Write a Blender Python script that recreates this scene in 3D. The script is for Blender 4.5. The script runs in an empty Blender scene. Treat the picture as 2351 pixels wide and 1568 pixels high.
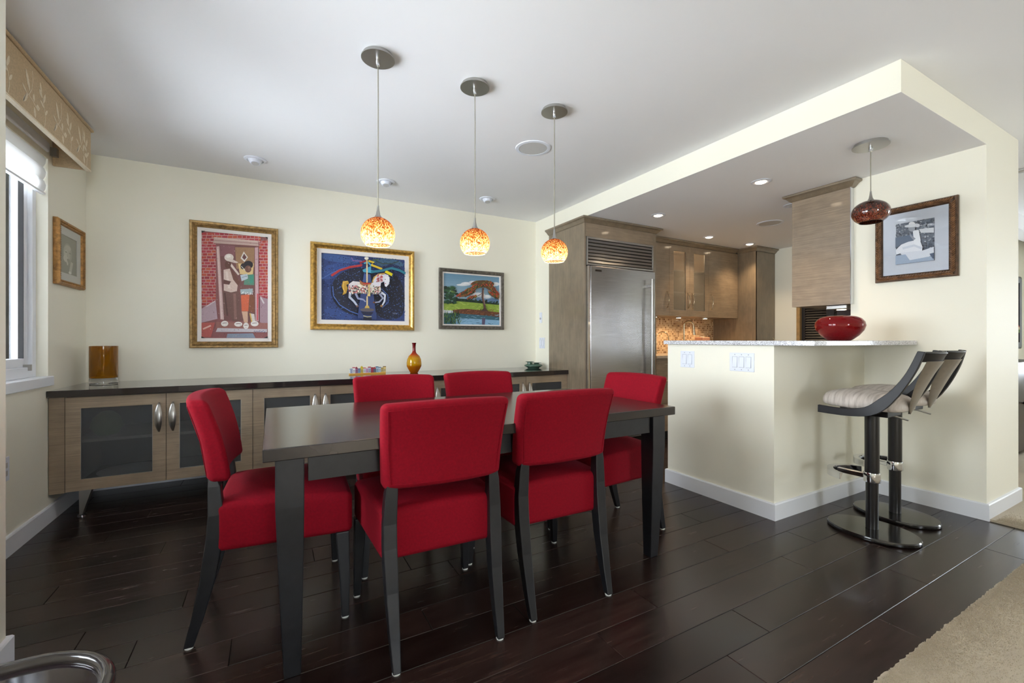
import bpy, bmesh, math, random
from mathutils import Vector, Matrix
random.seed(7)
PI = math.pi
S = bpy.context.scene
C = S.collection

# ------------------------------------------------------------------ camera
W, H_, F_PX = 2351.0, 1568.0, 1001.0
YAW = math.radians(28.77)
CAM_H = 1.08
cam_d = bpy.data.cameras.new('camera')
cam = bpy.data.objects.new('camera', cam_d)
C.objects.link(cam)
cam_d.sensor_fit = 'HORIZONTAL'
cam_d.sensor_width = 36.0
cam_d.lens = 36.0 * F_PX / W
cam_d.shift_y = -(784.0 - 780.2) / W
cam_d.clip_start = 0.05
cam.location = (0, 0, CAM_H)
cam.rotation_euler = (PI / 2, 0, -YAW)
S.camera = cam

# ------------------------------------------------------------------ view and world
S.view_settings.view_transform = 'Standard'
S.view_settings.look = 'None'
S.view_settings.gamma = 1.0
S.view_settings.use_curve_mapping = False
S.view_settings.exposure = 0.52
world = bpy.data.worlds.new('world')
S.world = world
world.use_nodes = True
bg = world.node_tree.nodes['Background']
bg.inputs[0].default_value = (0.84, 0.92, 1.0, 1)
bg.inputs[1].default_value = 15.0

def portal(name, loc, rot, sx, sy):
    d = bpy.data.lights.new(name, 'AREA')
    d.shape = 'RECTANGLE'; d.size = sx; d.size_y = sy
    d.cycles.is_portal = True
    o = bpy.data.objects.new(name, d); C.objects.link(o)
    o.location = loc; o.rotation_euler = rot
    return o
portal('window_daylight_portal', (-1.36, 2.86, 1.51), (0, -PI / 2, 0), 1.4, 1.5)
portal('added_side_window_portal', (-1.0, 1.425, 1.45), (0, -PI / 2, 0), 1.3, 0.95)
portal('rear_fill_window_portal', (0.55, -3.71, 1.35), (PI / 2, 0, 0), 0.9, 1.5)
portal('far_window_daylight_portal', (8.98, -2.4, 1.3), (0, PI / 2, 0), 1.5, 2.0)
portal('hall_window_daylight_portal', (8.98, 0.8, 1.3), (0, PI / 2, 0), 1.5, 0.9)
sun_d = bpy.data.lights.new('sun', 'SUN'); sun_d.energy = 30.0; sun_d.color = (1.0, 0.98, 0.95); sun_d.angle = math.radians(1.0)
sun = bpy.data.objects.new('sun', sun_d); C.objects.link(sun)
sun.rotation_euler = Vector((0.12, 1.0, -0.80)).to_track_quat('-Z', 'Y').to_euler()

# ------------------------------------------------------------------ material helpers
def lin(c):
    c = c / 255.0
    return c / 12.92 if c <= 0.04045 else ((c + 0.055) / 1.055) ** 2.4
def rgb(r, g, b): return (lin(r), lin(g), lin(b), 1.0)

class Mt:
    def __init__(s, name):
        s.m = bpy.data.materials.new(name); s.m.use_nodes = True
        s.nt = s.m.node_tree; s.b = s.nt.nodes['Principled BSDF']
    def n(s, t, **kw):
        x = s.nt.nodes.new(t)
        for k, v in kw.items(): setattr(x, k, v)
        return x
    def l(s, a, b): s.nt.links.new(a, b)
    def set(s, **kw):
        for k, v in kw.items(): s.b.inputs[k.replace('_', ' ')].default_value = v
        return s
    def coords(s, scale=(1, 1, 1), kind='Object'):
        tc = s.n('ShaderNodeTexCoord'); mp = s.n('ShaderNodeMapping')
        mp.inputs['Scale'].default_value = scale
        s.l(tc.outputs[kind], mp.inputs['Vector']); return mp.outputs['Vector']
    def noise(s, vec, scale, detail=3.0, rough=0.55):
        x = s.n('ShaderNodeTexNoise'); x.inputs['Scale'].default_value = scale
        x.inputs['Detail'].default_value = detail; x.inputs['Roughness'].default_value = rough
        if vec is not None: s.l(vec, x.inputs['Vector'])
        return x.outputs['Fac']
    def ramp(s, fac, stops, interp='LINEAR'):
        r = s.n('ShaderNodeValToRGB'); r.color_ramp.interpolation = interp
        e = r.color_ramp.elements
        while len(e) < len(stops): e.new(0.5)
        for i, (p, c) in enumerate(stops):
            e[i].position = p; e[i].color = c
        s.l(fac, r.inputs[0]); return r.outputs[0]
    def bump(s, h, strength=0.2, dist=0.002):
        b = s.n('ShaderNodeBump'); b.inputs['Strength'].default_value = strength
        b.inputs['Distance'].default_value = dist
        s.l(h, b.inputs['Height']); s.l(b.outputs[0], s.b.inputs['Normal'])
    def col(s, sock): s.l(sock, s.b.inputs['Base Color'])

def plain(name, color, rough=0.5, metal=0.0, bump=0.0, bscale=200.0, coat=0.0, var=0.0, vscale=6.0):
    m = Mt(name); m.set(Base_Color=color, Roughness=rough, Metallic=metal, Coat_Weight=coat)
    if coat: m.set(Coat_Roughness=0.05)
    v = m.coords()
    if bump: m.bump(m.noise(v, bscale, 2), bump, 0.001)
    if var:
        d = tuple(max(0, c * (1 - var)) for c in color[:3]) + (1,)
        l2 = tuple(min(1, c * (1 + var)) for c in color[:3]) + (1,)
        m.col(m.ramp(m.noise(v, vscale, 3), [(0.3, d), (0.7, l2)]))
    return m.m

MAT = {}
MAT['wall'] = plain('painted_cream_wall', rgb(246, 242, 225), 0.55, bump=0.05, bscale=350)
MAT['ceiling'] = plain('painted_ceiling', rgb(244, 244, 246), 0.75, bump=0.04, bscale=300)
MAT['trim'] = plain('white_trim_paint', rgb(238, 240, 245), 0.35)
MAT['white_plastic'] = plain('white_plastic', rgb(232, 236, 246), 0.35)
MAT['switch_line'] = plain('grey_recess', rgb(150, 152, 160), 0.5)
MAT['grille'] = plain('grille_paint', rgb(205, 204, 202), 0.7, bump=0.3, bscale=900)
MAT['black_wood'] = plain('black_stained_wood', rgb(28, 28, 31), 0.38, var=0.25, vscale=25, bump=0.04, bscale=260)
def tabletop_mat():
    m = Mt('espresso_tabletop'); g = m.noise(m.coords((2, 120, 2)), 2.0, 3)
    m.col(m.ramp(g, [(0.3, rgb(27, 23, 23)), (0.7, rgb(42, 35, 34))])); m.set(Roughness=0.24, Coat_Weight=0.25, Coat_Roughness=0.2); return m.m
MAT['table_top'] = tabletop_mat()
MAT['stool_black'] = plain('black_lacquer', rgb(20, 17, 17), 0.4)
MAT['stool_black'].node_tree.nodes['Principled BSDF'].inputs['Specular IOR Level'].default_value = 0.3
MAT['stool_base'] = plain('black_gloss_base', rgb(24, 21, 20), 0.16, coat=0.4)
MAT['pole_black'] = plain('black_enamel', rgb(24, 21, 21), 0.3)
MAT['steel'] = plain('brushed_nickel', rgb(176, 174, 170), 0.32, 1.0)
MAT['chrome'] = plain('chrome', rgb(220, 222, 226), 0.08, 1.0)
MAT['bronze'] = plain('dark_bronze', rgb(60, 52, 44), 0.4, 0.8)
MAT['glide'] = plain('white_nylon_glide', rgb(225, 225, 222), 0.4)
MAT['black_line'] = plain('black_gap', rgb(14, 12, 12), 0.6)
MAT['dark_inside'] = plain('dark_cabinet_inside', rgb(120, 112, 104), 0.6)
MAT['brass_faucet'] = plain('polished_nickel_faucet', rgb(205, 190, 165), 0.15, 1.0)
MAT['clear_cord'] = plain('clear_cord', rgb(150, 145, 130), 0.35, 0.3)
MAT['shelf'] = plain('pale_shelf', rgb(200, 194, 186), 0.5)

def taupe(name, base, axis, gloss=0.16, sc=1.0):
    """dyed figured veneer: fine cross grain, soft mottle, lacquer coat"""
    m = Mt(name)
    st = {'h': (2.0, 2.0, 150.0), 'v': (150.0, 150.0, 2.0)}[axis]
    g = m.noise(m.coords(st), 2.2 * sc, 4, 0.65)
    q = m.noise(m.coords({'h': (5, 5, 9), 'v': (9, 9, 5)}[axis]), 1.6, 3)
    d = tuple(c * 0.70 for c in base[:3]) + (1,); l2 = tuple(min(1, c * 1.28) for c in base[:3]) + (1,)
    a = m.ramp(g, [(0.28, d), (0.72, l2)])
    mx = m.n('ShaderNodeMix', data_type='RGBA', blend_type='MULTIPLY'); mx.inputs[0].default_value = 0.55
    m.l(a, mx.inputs[6]); m.l(m.ramp(q, [(0.3, (0.7, 0.68, 0.66, 1)), (0.7, (1.15, 1.12, 1.08, 1))]), mx.inputs[7])
    m.col(mx.outputs[2]); m.set(Roughness=0.4, Coat_Weight=0.7, Coat_Roughness=gloss)
    m.bump(g, 0.06, 0.001)
    return m.m
MAT['taupe'] = taupe('taupe_veneer_horizontal', rgb(150, 132, 111), 'h', 0.10)
MAT['taupe_v'] = taupe('taupe_veneer_vertical', rgb(134, 119, 99), 'v', 0.06)
MAT['splat'] = plain('taupe_lacquered_splat', rgb(112, 101, 87), 0.3, coat=0.3, var=0.1, vscale=40)

def floor_mat():
    m = Mt('dark_walnut_plank')
    oi = m.n('ShaderNodeObjectInfo')
    v = m.coords((1.2, 14.0, 1.0))
    add = m.n('ShaderNodeVectorMath', operation='ADD'); m.l(v, add.inputs[0])
    cmb = m.n('ShaderNodeCombineXYZ'); mu = m.n('ShaderNodeMath', operation='MULTIPLY'); mu.inputs[1].default_value = 37.0
    m.l(oi.outputs['Random'], mu.inputs[0])
    for i in range(3): m.l(mu.outputs[0], cmb.inputs[i])
    m.l(cmb.outputs[0], add.inputs[1])
    g = m.noise(add.outputs[0], 3.0, 6, 0.6)
    a = m.ramp(g, [(0.3, rgb(32, 22, 19)), (0.55, rgb(48, 34, 30)), (0.95, rgb(70, 52, 44))])
    hs = m.n('ShaderNodeHueSaturation'); m.l(a, hs.inputs['Color'])
    mr = m.n('ShaderNodeMapRange'); mr.inputs['To Min'].default_value = 0.5; mr.inputs['To Max'].default_value = 1.35
    m.l(oi.outputs['Random'], mr.inputs['Value']); m.l(mr.outputs[0], hs.inputs['Value'])
    m.col(hs.outputs[0])
    rr = m.n('ShaderNodeMapRange'); rr.inputs['To Min'].default_value = 0.22; rr.inputs['To Max'].default_value = 0.30
    m.l(g, rr.inputs['Value']); m.l(rr.outputs[0], m.b.inputs['Roughness'])
    m.bump(g, 0.012, 0.001)
    return m.m
MAT['plank'] = floor_mat()

def fabric(name, c, bscale=900, sheen=0.25, bs=0.25):
    m = Mt(name); v = m.coords()
    n1 = m.noise(v, bscale, 2); n2 = m.noise(v, 120, 2)
    mx = m.n('ShaderNodeMath', operation='MULTIPLY_ADD'); m.l(n1, mx.inputs[0]); mx.inputs[1].default_value = 0.5; m.l(n2, mx.inputs[2])
    d = tuple(x * 0.82 for x in c[:3]) + (1,); l2 = tuple(min(1, x * 1.15) for x in c[:3]) + (1,)
    m.col(m.ramp(mx.outputs[0], [(0.35, d), (1.1, l2)]))
    m.set(Roughness=0.85, Specular_IOR_Level=0.2, Sheen_Weight=sheen, Sheen_Roughness=0.4); m.bump(n1, bs, 0.001)
    return m.m
MAT['red_fabric'] = fabric('crimson_wool', rgb(128, 0, 22), 900, 0.04)
MAT['red_fabric'].node_tree.nodes['Principled BSDF'].inputs['Sheen Tint'].default_value = (1.0, 0.2, 0.35, 1)
MAT['valance'] = fabric('beige_damask', rgb(196, 172, 138), 700, 0.1)
MAT['valance_leaf'] = fabric('ivory_damask_leaf', rgb(226, 212, 186), 700, 0.1)
def shade_cloth():
    m = Mt('white_shade_cloth'); m.set(Base_Color=rgb(240, 239, 236), Roughness=0.9)
    tl = m.n('ShaderNodeBsdfTranslucent'); tl.inputs[0].default_value = rgb(238, 238, 236)
    mx = m.n('ShaderNodeMixShader'); mx.inputs[0].default_value = 0.18
    m.l(m.b.outputs[0], mx.inputs[1]); m.l(tl.outputs[0], mx.inputs[2]); m.l(mx.outputs[0], m.nt.nodes['Material Output'].inputs[0]); return m.m
MAT['shade_cloth'] = shade_cloth()
def stoolfab():
    m = Mt('grey_streaked_upholstery'); g = m.noise(m.coords((3, 26, 3)), 2.4, 4)
    m.col(m.ramp(g, [(0.3, rgb(150, 138, 128)), (0.5, rgb(190, 180, 170)), (0.75, rgb(214, 206, 198))]))
    m.set(Roughness=0.6); m.bump(m.noise(m.coords(), 500, 2), 0.1, 0.001); return m.m
MAT['stool_seat'] = stoolfab()

def quartz():
    m = Mt('speckled_quartz'); v = m.coords()
    vo = m.n('ShaderNodeTexVoronoi'); vo.inputs['Scale'].default_value = 260.0; m.l(v, vo.inputs['Vector'])
    bw = m.n('ShaderNodeRGBToBW'); m.l(vo.outputs['Color'], bw.inputs[0])
    m.col(m.ramp(bw.outputs[0], [(0.1, rgb(120, 118, 122)), (0.3, rgb(188, 186, 190)), (0.6, rgb(222, 222, 226)), (0.95, rgb(244, 244, 248))]))
    m.set(Roughness=0.2, Coat_Weight=0.3); return m.m
MAT['quartz'] = quartz()
MAT['kitchen_stone'] = plain('beige_stone_counter', rgb(178, 164, 146), 0.3, var=0.25, vscale=160)
MAT['black_stone'] = plain('dark_brown_polished_stone', rgb(40, 33, 33), 0.08, coat=0.5, var=0.1, vscale=300)

def mosaic():
    m = Mt('mosaic_backsplash')
    v = m.coords((1, 1, 1))
    sx = m.n('ShaderNodeSeparateXYZ'); m.l(v, sx.inputs[0]); cb = m.n('ShaderNodeCombineXYZ')
    m.l(sx.outputs['X'], cb.inputs[0]); m.l(sx.outputs['Z'], cb.inputs[1])
    br = m.n('ShaderNodeTexBrick'); m.l(cb.outputs[0], br.inputs['Vector'])
    br.offset = 0.0; br.inputs['Scale'].default_value = 1.0
    br.inputs['Brick Width'].default_value = 0.026; br.inputs['Row Height'].default_value = 0.026
    br.inputs['Mortar Size'].default_value = 0.0022; br.inputs['Bias'].default_value = 0.0
    br.inputs['Color1'].default_value = (0, 0, 0, 1); br.inputs['Color2'].default_value = (1, 1, 1, 1)
    br.inputs['Mortar'].default_value = (0.5, 0.5, 0.5, 1)
    bw = m.n('ShaderNodeRGBToBW'); m.l(br.outputs['Color'], bw.inputs[0])
    c = m.ramp(bw.outputs[0], [(0.0, rgb(128, 92, 66)), (0.35, rgb(206, 176, 138)), (0.49, rgb(226, 204, 170)), (0.51, rgb(226, 204, 170)), (0.7, rgb(168, 132, 98)), (1.0, rgb(222, 200, 170))])
    m.col(c); m.set(Roughness=0.15); m.bump(br.outputs['Fac'], -0.4, 0.002); return m.m
MAT['mosaic'] = mosaic()

def steel_brushed():
    m = Mt('brushed_stainless'); g = m.noise(m.coords((2.0, 2.0, 260.0)), 2.0, 3)
    m.col(m.ramp(g, [(0.3, rgb(150, 148, 147)), (0.7, rgb(178, 176, 175))]))
    m.set(Metallic=1.0, Roughness=0.24); m.b.inputs['Anisotropic'].default_value = 0.6
    m.bump(m.noise(m.coords((3, 3, 3)), 1.2, 1), 0.12, 0.02); return m.m
MAT['stainless'] = steel_brushed()

def glassy(name, color, trans=0.9, rough=0.03, ior=1.45):
    m = Mt(name); m.set(Base_Color=color, Transmission_Weight=trans, Roughness=rough, IOR=ior); return m.m
MAT['amber_glass'] = glassy('amber_glass', rgb(170, 112, 14), 0.6, 0.06)
MAT['clear_glass'] = glassy('clear_glass', rgb(240, 240, 236), 0.95, 0.02)
MAT['red_glass'] = glassy('red_glass', rgb(160, 0, 12), 0.6, 0.01)
def frosted(name, c, clear):
    """acid-etched glass: part of the view comes through, the rest is a satin grey sheen"""
    m = Mt(name); m.set(Base_Color=c, Roughness=0.38)
    tr = m.n('ShaderNodeBsdfTransparent'); mx = m.n('ShaderNodeMixShader'); mx.inputs[0].default_value = clear
    m.l(m.b.outputs[0], mx.inputs[1]); m.l(tr.outputs[0], mx.inputs[2]); m.l(mx.outputs[0], m.nt.nodes['Material Output'].inputs[0]); return m.m
MAT['frosted'] = frosted('frosted_grey_glass', rgb(84, 86, 88), 0.5)
MAT['frosted_warm'] = frosted('frosted_cabinet_glass', rgb(150, 140, 124), 0.5)

def vase_glass():
    m = Mt('red_to_amber_glass'); tc = m.n('ShaderNodeTexCoord'); s = m.n('ShaderNodeSeparateXYZ')
    m.l(tc.outputs['Object'], s.inputs[0]); mr = m.n('ShaderNodeMapRange'); mr.inputs['From Max'].default_value = 0.30
    m.l(s.outputs['Z'], mr.inputs['Value'])
    m.col(m.ramp(mr.outputs[0], [(0.0, rgb(176, 92, 10)), (0.2, rgb(196, 120, 8)), (0.26, rgb(232, 184, 10)), (0.45, rgb(240, 190, 16)), (0.57, rgb(214, 70, 10)), (0.68, rgb(170, 8, 14)), (1.0, rgb(120, 4, 14))]))
    m.set(Roughness=0.04, Transmission_Weight=0.3, Coat_Weight=0.5)
    tl = m.n('ShaderNodeBsdfTranslucent'); m.l(m.b.inputs['Base Color'].links[0].from_socket, tl.inputs[0])
    mx = m.n('ShaderNodeMixShader'); mx.inputs[0].default_value = 0.4
    m.l(m.b.outputs[0], mx.inputs[1]); m.l(tl.outputs[0], mx.inputs[2]); m.l(mx.outputs[0], m.nt.nodes['Material Output'].inputs[0]); return m.m
MAT['vase'] = vase_glass()

def pane():
    m = Mt('window_glass'); nt = m.nt
    tr = m.n('ShaderNodeBsdfTransparent'); gl = m.n('ShaderNodeBsdfGlossy'); gl.inputs['Roughness'].default_value = 0.01
    fr = m.n('ShaderNodeFresnel'); fr.inputs[0].default_value = 1.5; mx = m.n('ShaderNodeMixShader')
    m.l(fr.outputs[0], mx.inputs[0]); m.l(tr.outputs[0], mx.inputs[1]); m.l(gl.outputs[0], mx.inputs[2])
    m.l(mx.outputs[0], nt.nodes['Material Output'].inputs[0]); return m.m
MAT['pane'] = pane()

def mottled(name, lit):
    """art-glass pendant shade: amber and brown frit in white glass; lit shades pass the bulb's light"""
    m = Mt(name); v = m.coords((150, 150, 75))
    n1 = m.noise(v, 1.3, 3, 0.7); tc = m.n('ShaderNodeTexCoord'); s = m.n('ShaderNodeSeparateXYZ')
    m.l(tc.outputs['Object'], s.inputs[0])
    mr = m.n('ShaderNodeMapRange'); mr.inputs['From Min'].default_value = -0.08; mr.inputs['From Max'].default_value = 0.08
    mr.inputs['To Min'].default_value = 0.10; mr.inputs['To Max'].default_value = -0.16; m.l(s.outputs['Z'], mr.inputs['Value'])
    ad = m.n('ShaderNodeMath', operation='ADD'); m.l(n1, ad.inputs[0]); m.l(mr.outputs[0], ad.inputs[1])
    if lit:
        c = m.ramp(ad.outputs[0], [(0.34, rgb(96, 40, 16)), (0.43, rgb(190, 104, 46)), (0.50, rgb(236, 180, 108)), (0.57, rgb(252, 226, 180)), (0.68, rgb(255, 244, 222))])
    else:
        c = m.ramp(ad.outputs[0], [(0.38, rgb(26, 12, 10)), (0.47, rgb(64, 28, 16)), (0.54, rgb(140, 58, 20)), (0.60, rgb(76, 54, 72)), (0.68, rgb(196, 112, 40))])
    m.col(c); m.set(Roughness=0.08)
    if lit:
        tl = m.n('ShaderNodeBsdfTranslucent'); m.l(c, tl.inputs[0])
        mx = m.n('ShaderNodeMixShader'); mx.inputs[0].default_value = 0.75
        m.l(m.b.outputs[0], mx.inputs[1]); m.l(tl.outputs[0], mx.inputs[2])
        m.l(mx.outputs[0], m.nt.nodes['Material Output'].inputs[0])
    else: m.set(Coat_Weight=0.6)
    return m.m
MAT['shade_lit'] = mottled('amber_frit_glass', True)
MAT['shade_dark'] = mottled('brown_frit_glass', False)

def emit(name, col, st):
    m = Mt(name); m.set(Base_Color=(0, 0, 0, 1), Emission_Color=col, Emission_Strength=st); return m.m
MAT['lamp_glow'] = emit('lamp_glow', (1.0, 0.80, 0.55, 1), 9.0)
MAT['bulb'] = emit('bulb_glow', (1.0, 0.86, 0.62, 1), 7.0)

def frame_mat(name, c, rough, metal, ribs=0.0, rib_scale=120.0):
    m = Mt(name); m.set(Roughness=rough, Metallic=metal)
    v = m.coords(); n1 = m.noise(v, 45, 4)
    d = tuple(x * 0.55 for x in c[:3]) + (1,); l2 = tuple(min(1, x * 1.35) for x in c[:3]) + (1,)
    m.col(m.ramp(n1, [(0.3, d), (0.7, l2)]))
    if ribs: m.bump(m.noise(v, rib_scale, 2), ribs, 0.004)
    return m.m
MAT['gold'] = frame_mat('antique_gold', rgb(164, 132, 84), 0.42, 0.5)
MAT['gold_bright'] = frame_mat('bright_gold_leaf', rgb(200, 158, 82), 0.34, 0.7)
MAT['gold_wood'] = frame_mat('gilded_wood', rgb(168, 122, 66), 0.45, 0.4)
MAT['pewter'] = frame_mat('pewter_frame', rgb(104, 98, 90), 0.4, 0.5, 0.6, 90)
MAT['bronze_frame'] = frame_mat('carved_bronze_frame', rgb(92, 70, 54), 0.45, 0.5, 0.5, 70)
MAT['bronze_highlight'] = frame_mat('bronze_relief_highlight', rgb(146, 112, 84), 0.36, 0.7)  # brighter relief colour paints in highlights against the darker, shade-like frame recesses
MAT['linen'] = plain('white_linen_liner', rgb(238, 232, 226), 0.8, bump=0.15, bscale=900)
MAT['matboard'] = plain('white_mat_board', rgb(226, 230, 238), 0.8)
MAT['matboard_grey'] = plain('grey_mat_board', rgb(196, 196, 188), 0.8)

def paint_mat(name, rough=0.5, brush=0.25):
    m = Mt(name); at = m.n('ShaderNodeAttribute', attribute_name='Col')
    n1 = m.noise(m.coords((60, 60, 40)), 4, 4)
    mx = m.n('ShaderNodeMix', data_type='RGBA', blend_type='MULTIPLY'); mx.inputs[0].default_value = brush
    m.l(at.outputs['Color'], mx.inputs[6]); m.l(m.ramp(n1, [(0.3, (0.55, 0.55, 0.55, 1)), (0.7, (1.4, 1.4, 1.4, 1))]), mx.inputs[7])
    m.col(mx.outputs[2]); m.set(Roughness=rough); m.bump(n1, 0.1, 0.001); return m.m
MAT['paint'] = paint_mat('oil_paint')
MAT['photo'] = paint_mat('photo_print', 0.5, 0.12)

def carpet_mat():
    m = Mt('beige_carpet_pile'); v = m.coords()
    n1 = m.noise(v, 420, 3); n2 = m.noise(v, 4, 3)
    ad = m.n('ShaderNodeMath', operation='MULTIPLY_ADD'); m.l(n1, ad.inputs[0]); ad.inputs[1].default_value = 0.6
    hf = m.n('ShaderNodeMath', operation='MULTIPLY'); hf.inputs[1].default_value = 0.35; m.l(n2, hf.inputs[0]); m.l(hf.outputs[0], ad.inputs[2])
    m.col(m.ramp(ad.outputs[0], [(0.25, rgb(164, 146, 118)), (0.48, rgb(204, 188, 160)), (0.75, rgb(228, 214, 190))]))
    m.set(Roughness=0.95, Sheen_Weight=0.3); m.bump(n1, 0.9, 0.006); return m.m
MAT['carpet'] = carpet_mat()
MAT['facade'] = plain('blue_grey_siding', rgb(104, 118, 150), 0.6)
MAT['facade_rib'] = plain('pale_siding_rib', rgb(140, 150, 172), 0.6)

# ------------------------------------------------------------------ mesh helpers
class MB:
    def __init__(s): s.v = []; s.f = []; s.mi = []
    def add(s, vs, fs, mi=0):
        o = len(s.v); s.v += [tuple(p) for p in vs]
        s.f += [tuple(i + o for i in f) for f in fs]; s.mi += [mi] * len(fs); return s
    def box(s, x0, x1, y0, y1, z0, z1, mi=0):
        vs = [(x, y, z) for z in (z0, z1) for y in (y0, y1) for x in (x0, x1)]
        return s.add(vs, [(0, 2, 3, 1), (4, 5, 7, 6), (0, 1, 5, 4), (2, 6, 7, 3), (0, 4, 6, 2), (1, 3, 7, 5)], mi)
    def lathe(s, prof, seg=32, c=(0, 0, 0), sx=1.0, sy=1.0, mi=0):
        vs = []; n = len(prof)
        for k in range(seg):
            a = 2 * PI * k / seg
            for r, z in prof: vs.append((c[0] + r * sx * math.cos(a), c[1] + r * sy * math.sin(a), c[2] + z))
        fs = []
        for k in range(seg):
            k2 = (k + 1) % seg
            for i in range(n - 1): fs.append((k * n + i, k2 * n + i, k2 * n + i + 1, k * n + i + 1))
        if prof[0][0] > 1e-6: fs.append(tuple(k * n for k in reversed(range(seg))))
        if prof[-1][0] > 1e-6: fs.append(tuple(k * n + n - 1 for k in range(seg)))
        return s.add(vs, fs, mi)
    def shell(s, prof, seg=32, c=(0, 0, 0), mi=0):
        n0 = len(s.f); s.lathe(prof, seg, c, mi=mi)
        drop = sum(1 for p in (prof[0], prof[-1]) if p[0] > 1e-6)
        if drop: s.f = s.f[:-drop]; s.mi = s.mi[:-drop]
        return s
    def cyl(s, p, q, r, seg=16, r2=None, mi=0):
        p, q = Vector(p), Vector(q); d = (q - p).normalized()
        a = d.orthogonal().normalized(); b = d.cross(a); r2 = r if r2 is None else r2
        vs = []
        for k in range(seg):
            t = 2 * PI * k / seg; e = a * math.cos(t) + b * math.sin(t)
            vs += [p + e * r, q + e * r2]
        fs = [(2 * k, 2 * ((k + 1) % seg), 2 * ((k + 1) % seg) + 1, 2 * k + 1) for k in range(seg)]
        fs += [tuple(2 * k for k in reversed(range(seg))), tuple(2 * k + 1 for k in range(seg))]
        return s.add(vs, fs, mi)
    def tube(s, pts, r, seg=10, mi=0):
        pts = [Vector(p) for p in pts]; n = len(pts); vs = []
        prev = None
        for i, p in enumerate(pts):
            d = (pts[min(i + 1, n - 1)] - pts[max(i - 1, 0)]).normalized()
            a = d.orthogonal().normalized() if prev is None else (prev - d * prev.dot(d)).normalized()
            prev = a; b = d.cross(a); rr = r[i] if isinstance(r, (list, tuple)) else r
            for k in range(seg):
                t = 2 * PI * k / seg; vs.append(p + (a * math.cos(t) + b * math.sin(t)) * rr)
        fs = []
        for i in range(n - 1):
            for k in range(seg):
                k2 = (k + 1) % seg; fs.append((i * seg + k, i * seg + k2, (i + 1) * seg + k2, (i + 1) * seg + k))
        fs += [tuple(reversed(range(seg))), tuple((n - 1) * seg + k for k in range(seg))]
        return s.add(vs, fs, mi)
    def loft(s, secs, mi=0):
        n = len(secs[0]); vs = [p for q in secs for p in q]; fs = []
        for i in range(len(secs) - 1):
            for k in range(n):
                k2 = (k + 1) % n; fs.append((i * n + k, i * n + k2, (i + 1) * n + k2, (i + 1) * n + k))
        fs += [tuple(reversed(range(n))), tuple((len(secs) - 1) * n + k for k in range(n))]
        return s.add(vs, fs, mi)
    def prism(s, poly, axis, a0, a1, mi=0):
        def P(u, v, w): return {'x': (w, u, v), 'y': (u, w, v), 'z': (u, v, w)}[axis]
        n = len(poly); vs = [P(u, v, a0) for u, v in poly] + [P(u, v, a1) for u, v in poly]
        fs = [tuple(reversed(range(n))), tuple(range(n, 2 * n))] + [(i, (i + 1) % n, n + (i + 1) % n, n + i) for i in range(n)]
        return s.add(vs, fs, mi)
    def rbox(s, hx, hy, hz, r, deform=None, m=8, k=4, mi=0):
        def axis(h):
            rr = min(r, h * 0.98)
            e = [-h + rr * (1 - math.cos(PI / 2 * i / k)) if False else -h + rr * i / k for i in range(k)]
            inner = [-(h - rr) + 2 * (h - rr) * i / m for i in range(m + 1)]
            return e + inner + [-x for x in reversed(e)]
        ax = [axis(hx), axis(hy), axis(hz)]; hs = (hx, hy, hz); idx = {}; vs = []
        def vert(p):
            key = tuple(round(c, 6) for c in p)
            if key in idx: return idx[key]
            q = [max(-(h - min(r, h * .98)), min(h - min(r, h * .98), c)) for c, h in zip(p, hs)]
            d = Vector([c - e for c, e in zip(p, q)])
            if d.length > 1e-9:
                rr = [min(r, h * .98) for h in hs]; d.normalize()
                p2 = [e + dd * x for e, dd, x in zip(q, d, rr)]
            else: p2 = list(p)
            if deform: p2 = deform(*p2)
            idx[key] = len(vs); vs.append(tuple(p2)); return idx[key]
        fs = []
        for a in range(3):
            b, c = (a + 1) % 3, (a + 2) % 3
            for sgn in (-1, 1):
                for i in range(len(ax[b]) - 1):
                    for j in range(len(ax[c]) - 1):
                        q = []
                        for (u, v) in ((i, j), (i + 1, j), (i + 1, j + 1), (i, j + 1)):
                            p = [0, 0, 0]; p[a] = sgn * hs[a]; p[b] = ax[b][u]; p[c] = ax[c][v]; q.append(vert(p))
                        fs.append(tuple(q) if sgn > 0 else tuple(reversed(q)))
        return s.add(vs, fs, mi)
    def sweep(s, prof, path, closed=False, mi=0):
        """profile (out, z) swept along an xy path, out = right-hand side of travel, mitred"""
        n = len(path); m = len(prof); P = [Vector((p[0], p[1])) for p in path]; z0 = path[0][2] if len(path[0]) > 2 else 0
        vs = []
        for i in range(n):
            d1 = (P[i] - P[i - 1]).normalized() if (i > 0 or closed) else None
            d2 = (P[(i + 1) % n] - P[i]).normalized() if (i < n - 1 or closed) else None
            d1 = d1 or d2; d2 = d2 or d1
            n1 = Vector((d1.y, -d1.x)); n2 = Vector((d2.y, -d2.x)); bi = (n1 + n2).normalized()
            k = 1.0 / max(0.2, bi.dot(n1))
            for o, z in prof: vs.append((P[i].x + bi.x * o * k, P[i].y + bi.y * o * k, z0 + z))
        fs = []
        for i in range(n if closed else n - 1):
            i2 = (i + 1) % n
            for j in range(m):
                j2 = (j + 1) % m; fs.append((i * m + j, i2 * m + j, i2 * m + j2, i * m + j2))
        if not closed: fs += [tuple(range(m)), tuple((n - 1) * m + j for j in reversed(range(m)))]
        return s.add(vs, fs, mi)
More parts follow.
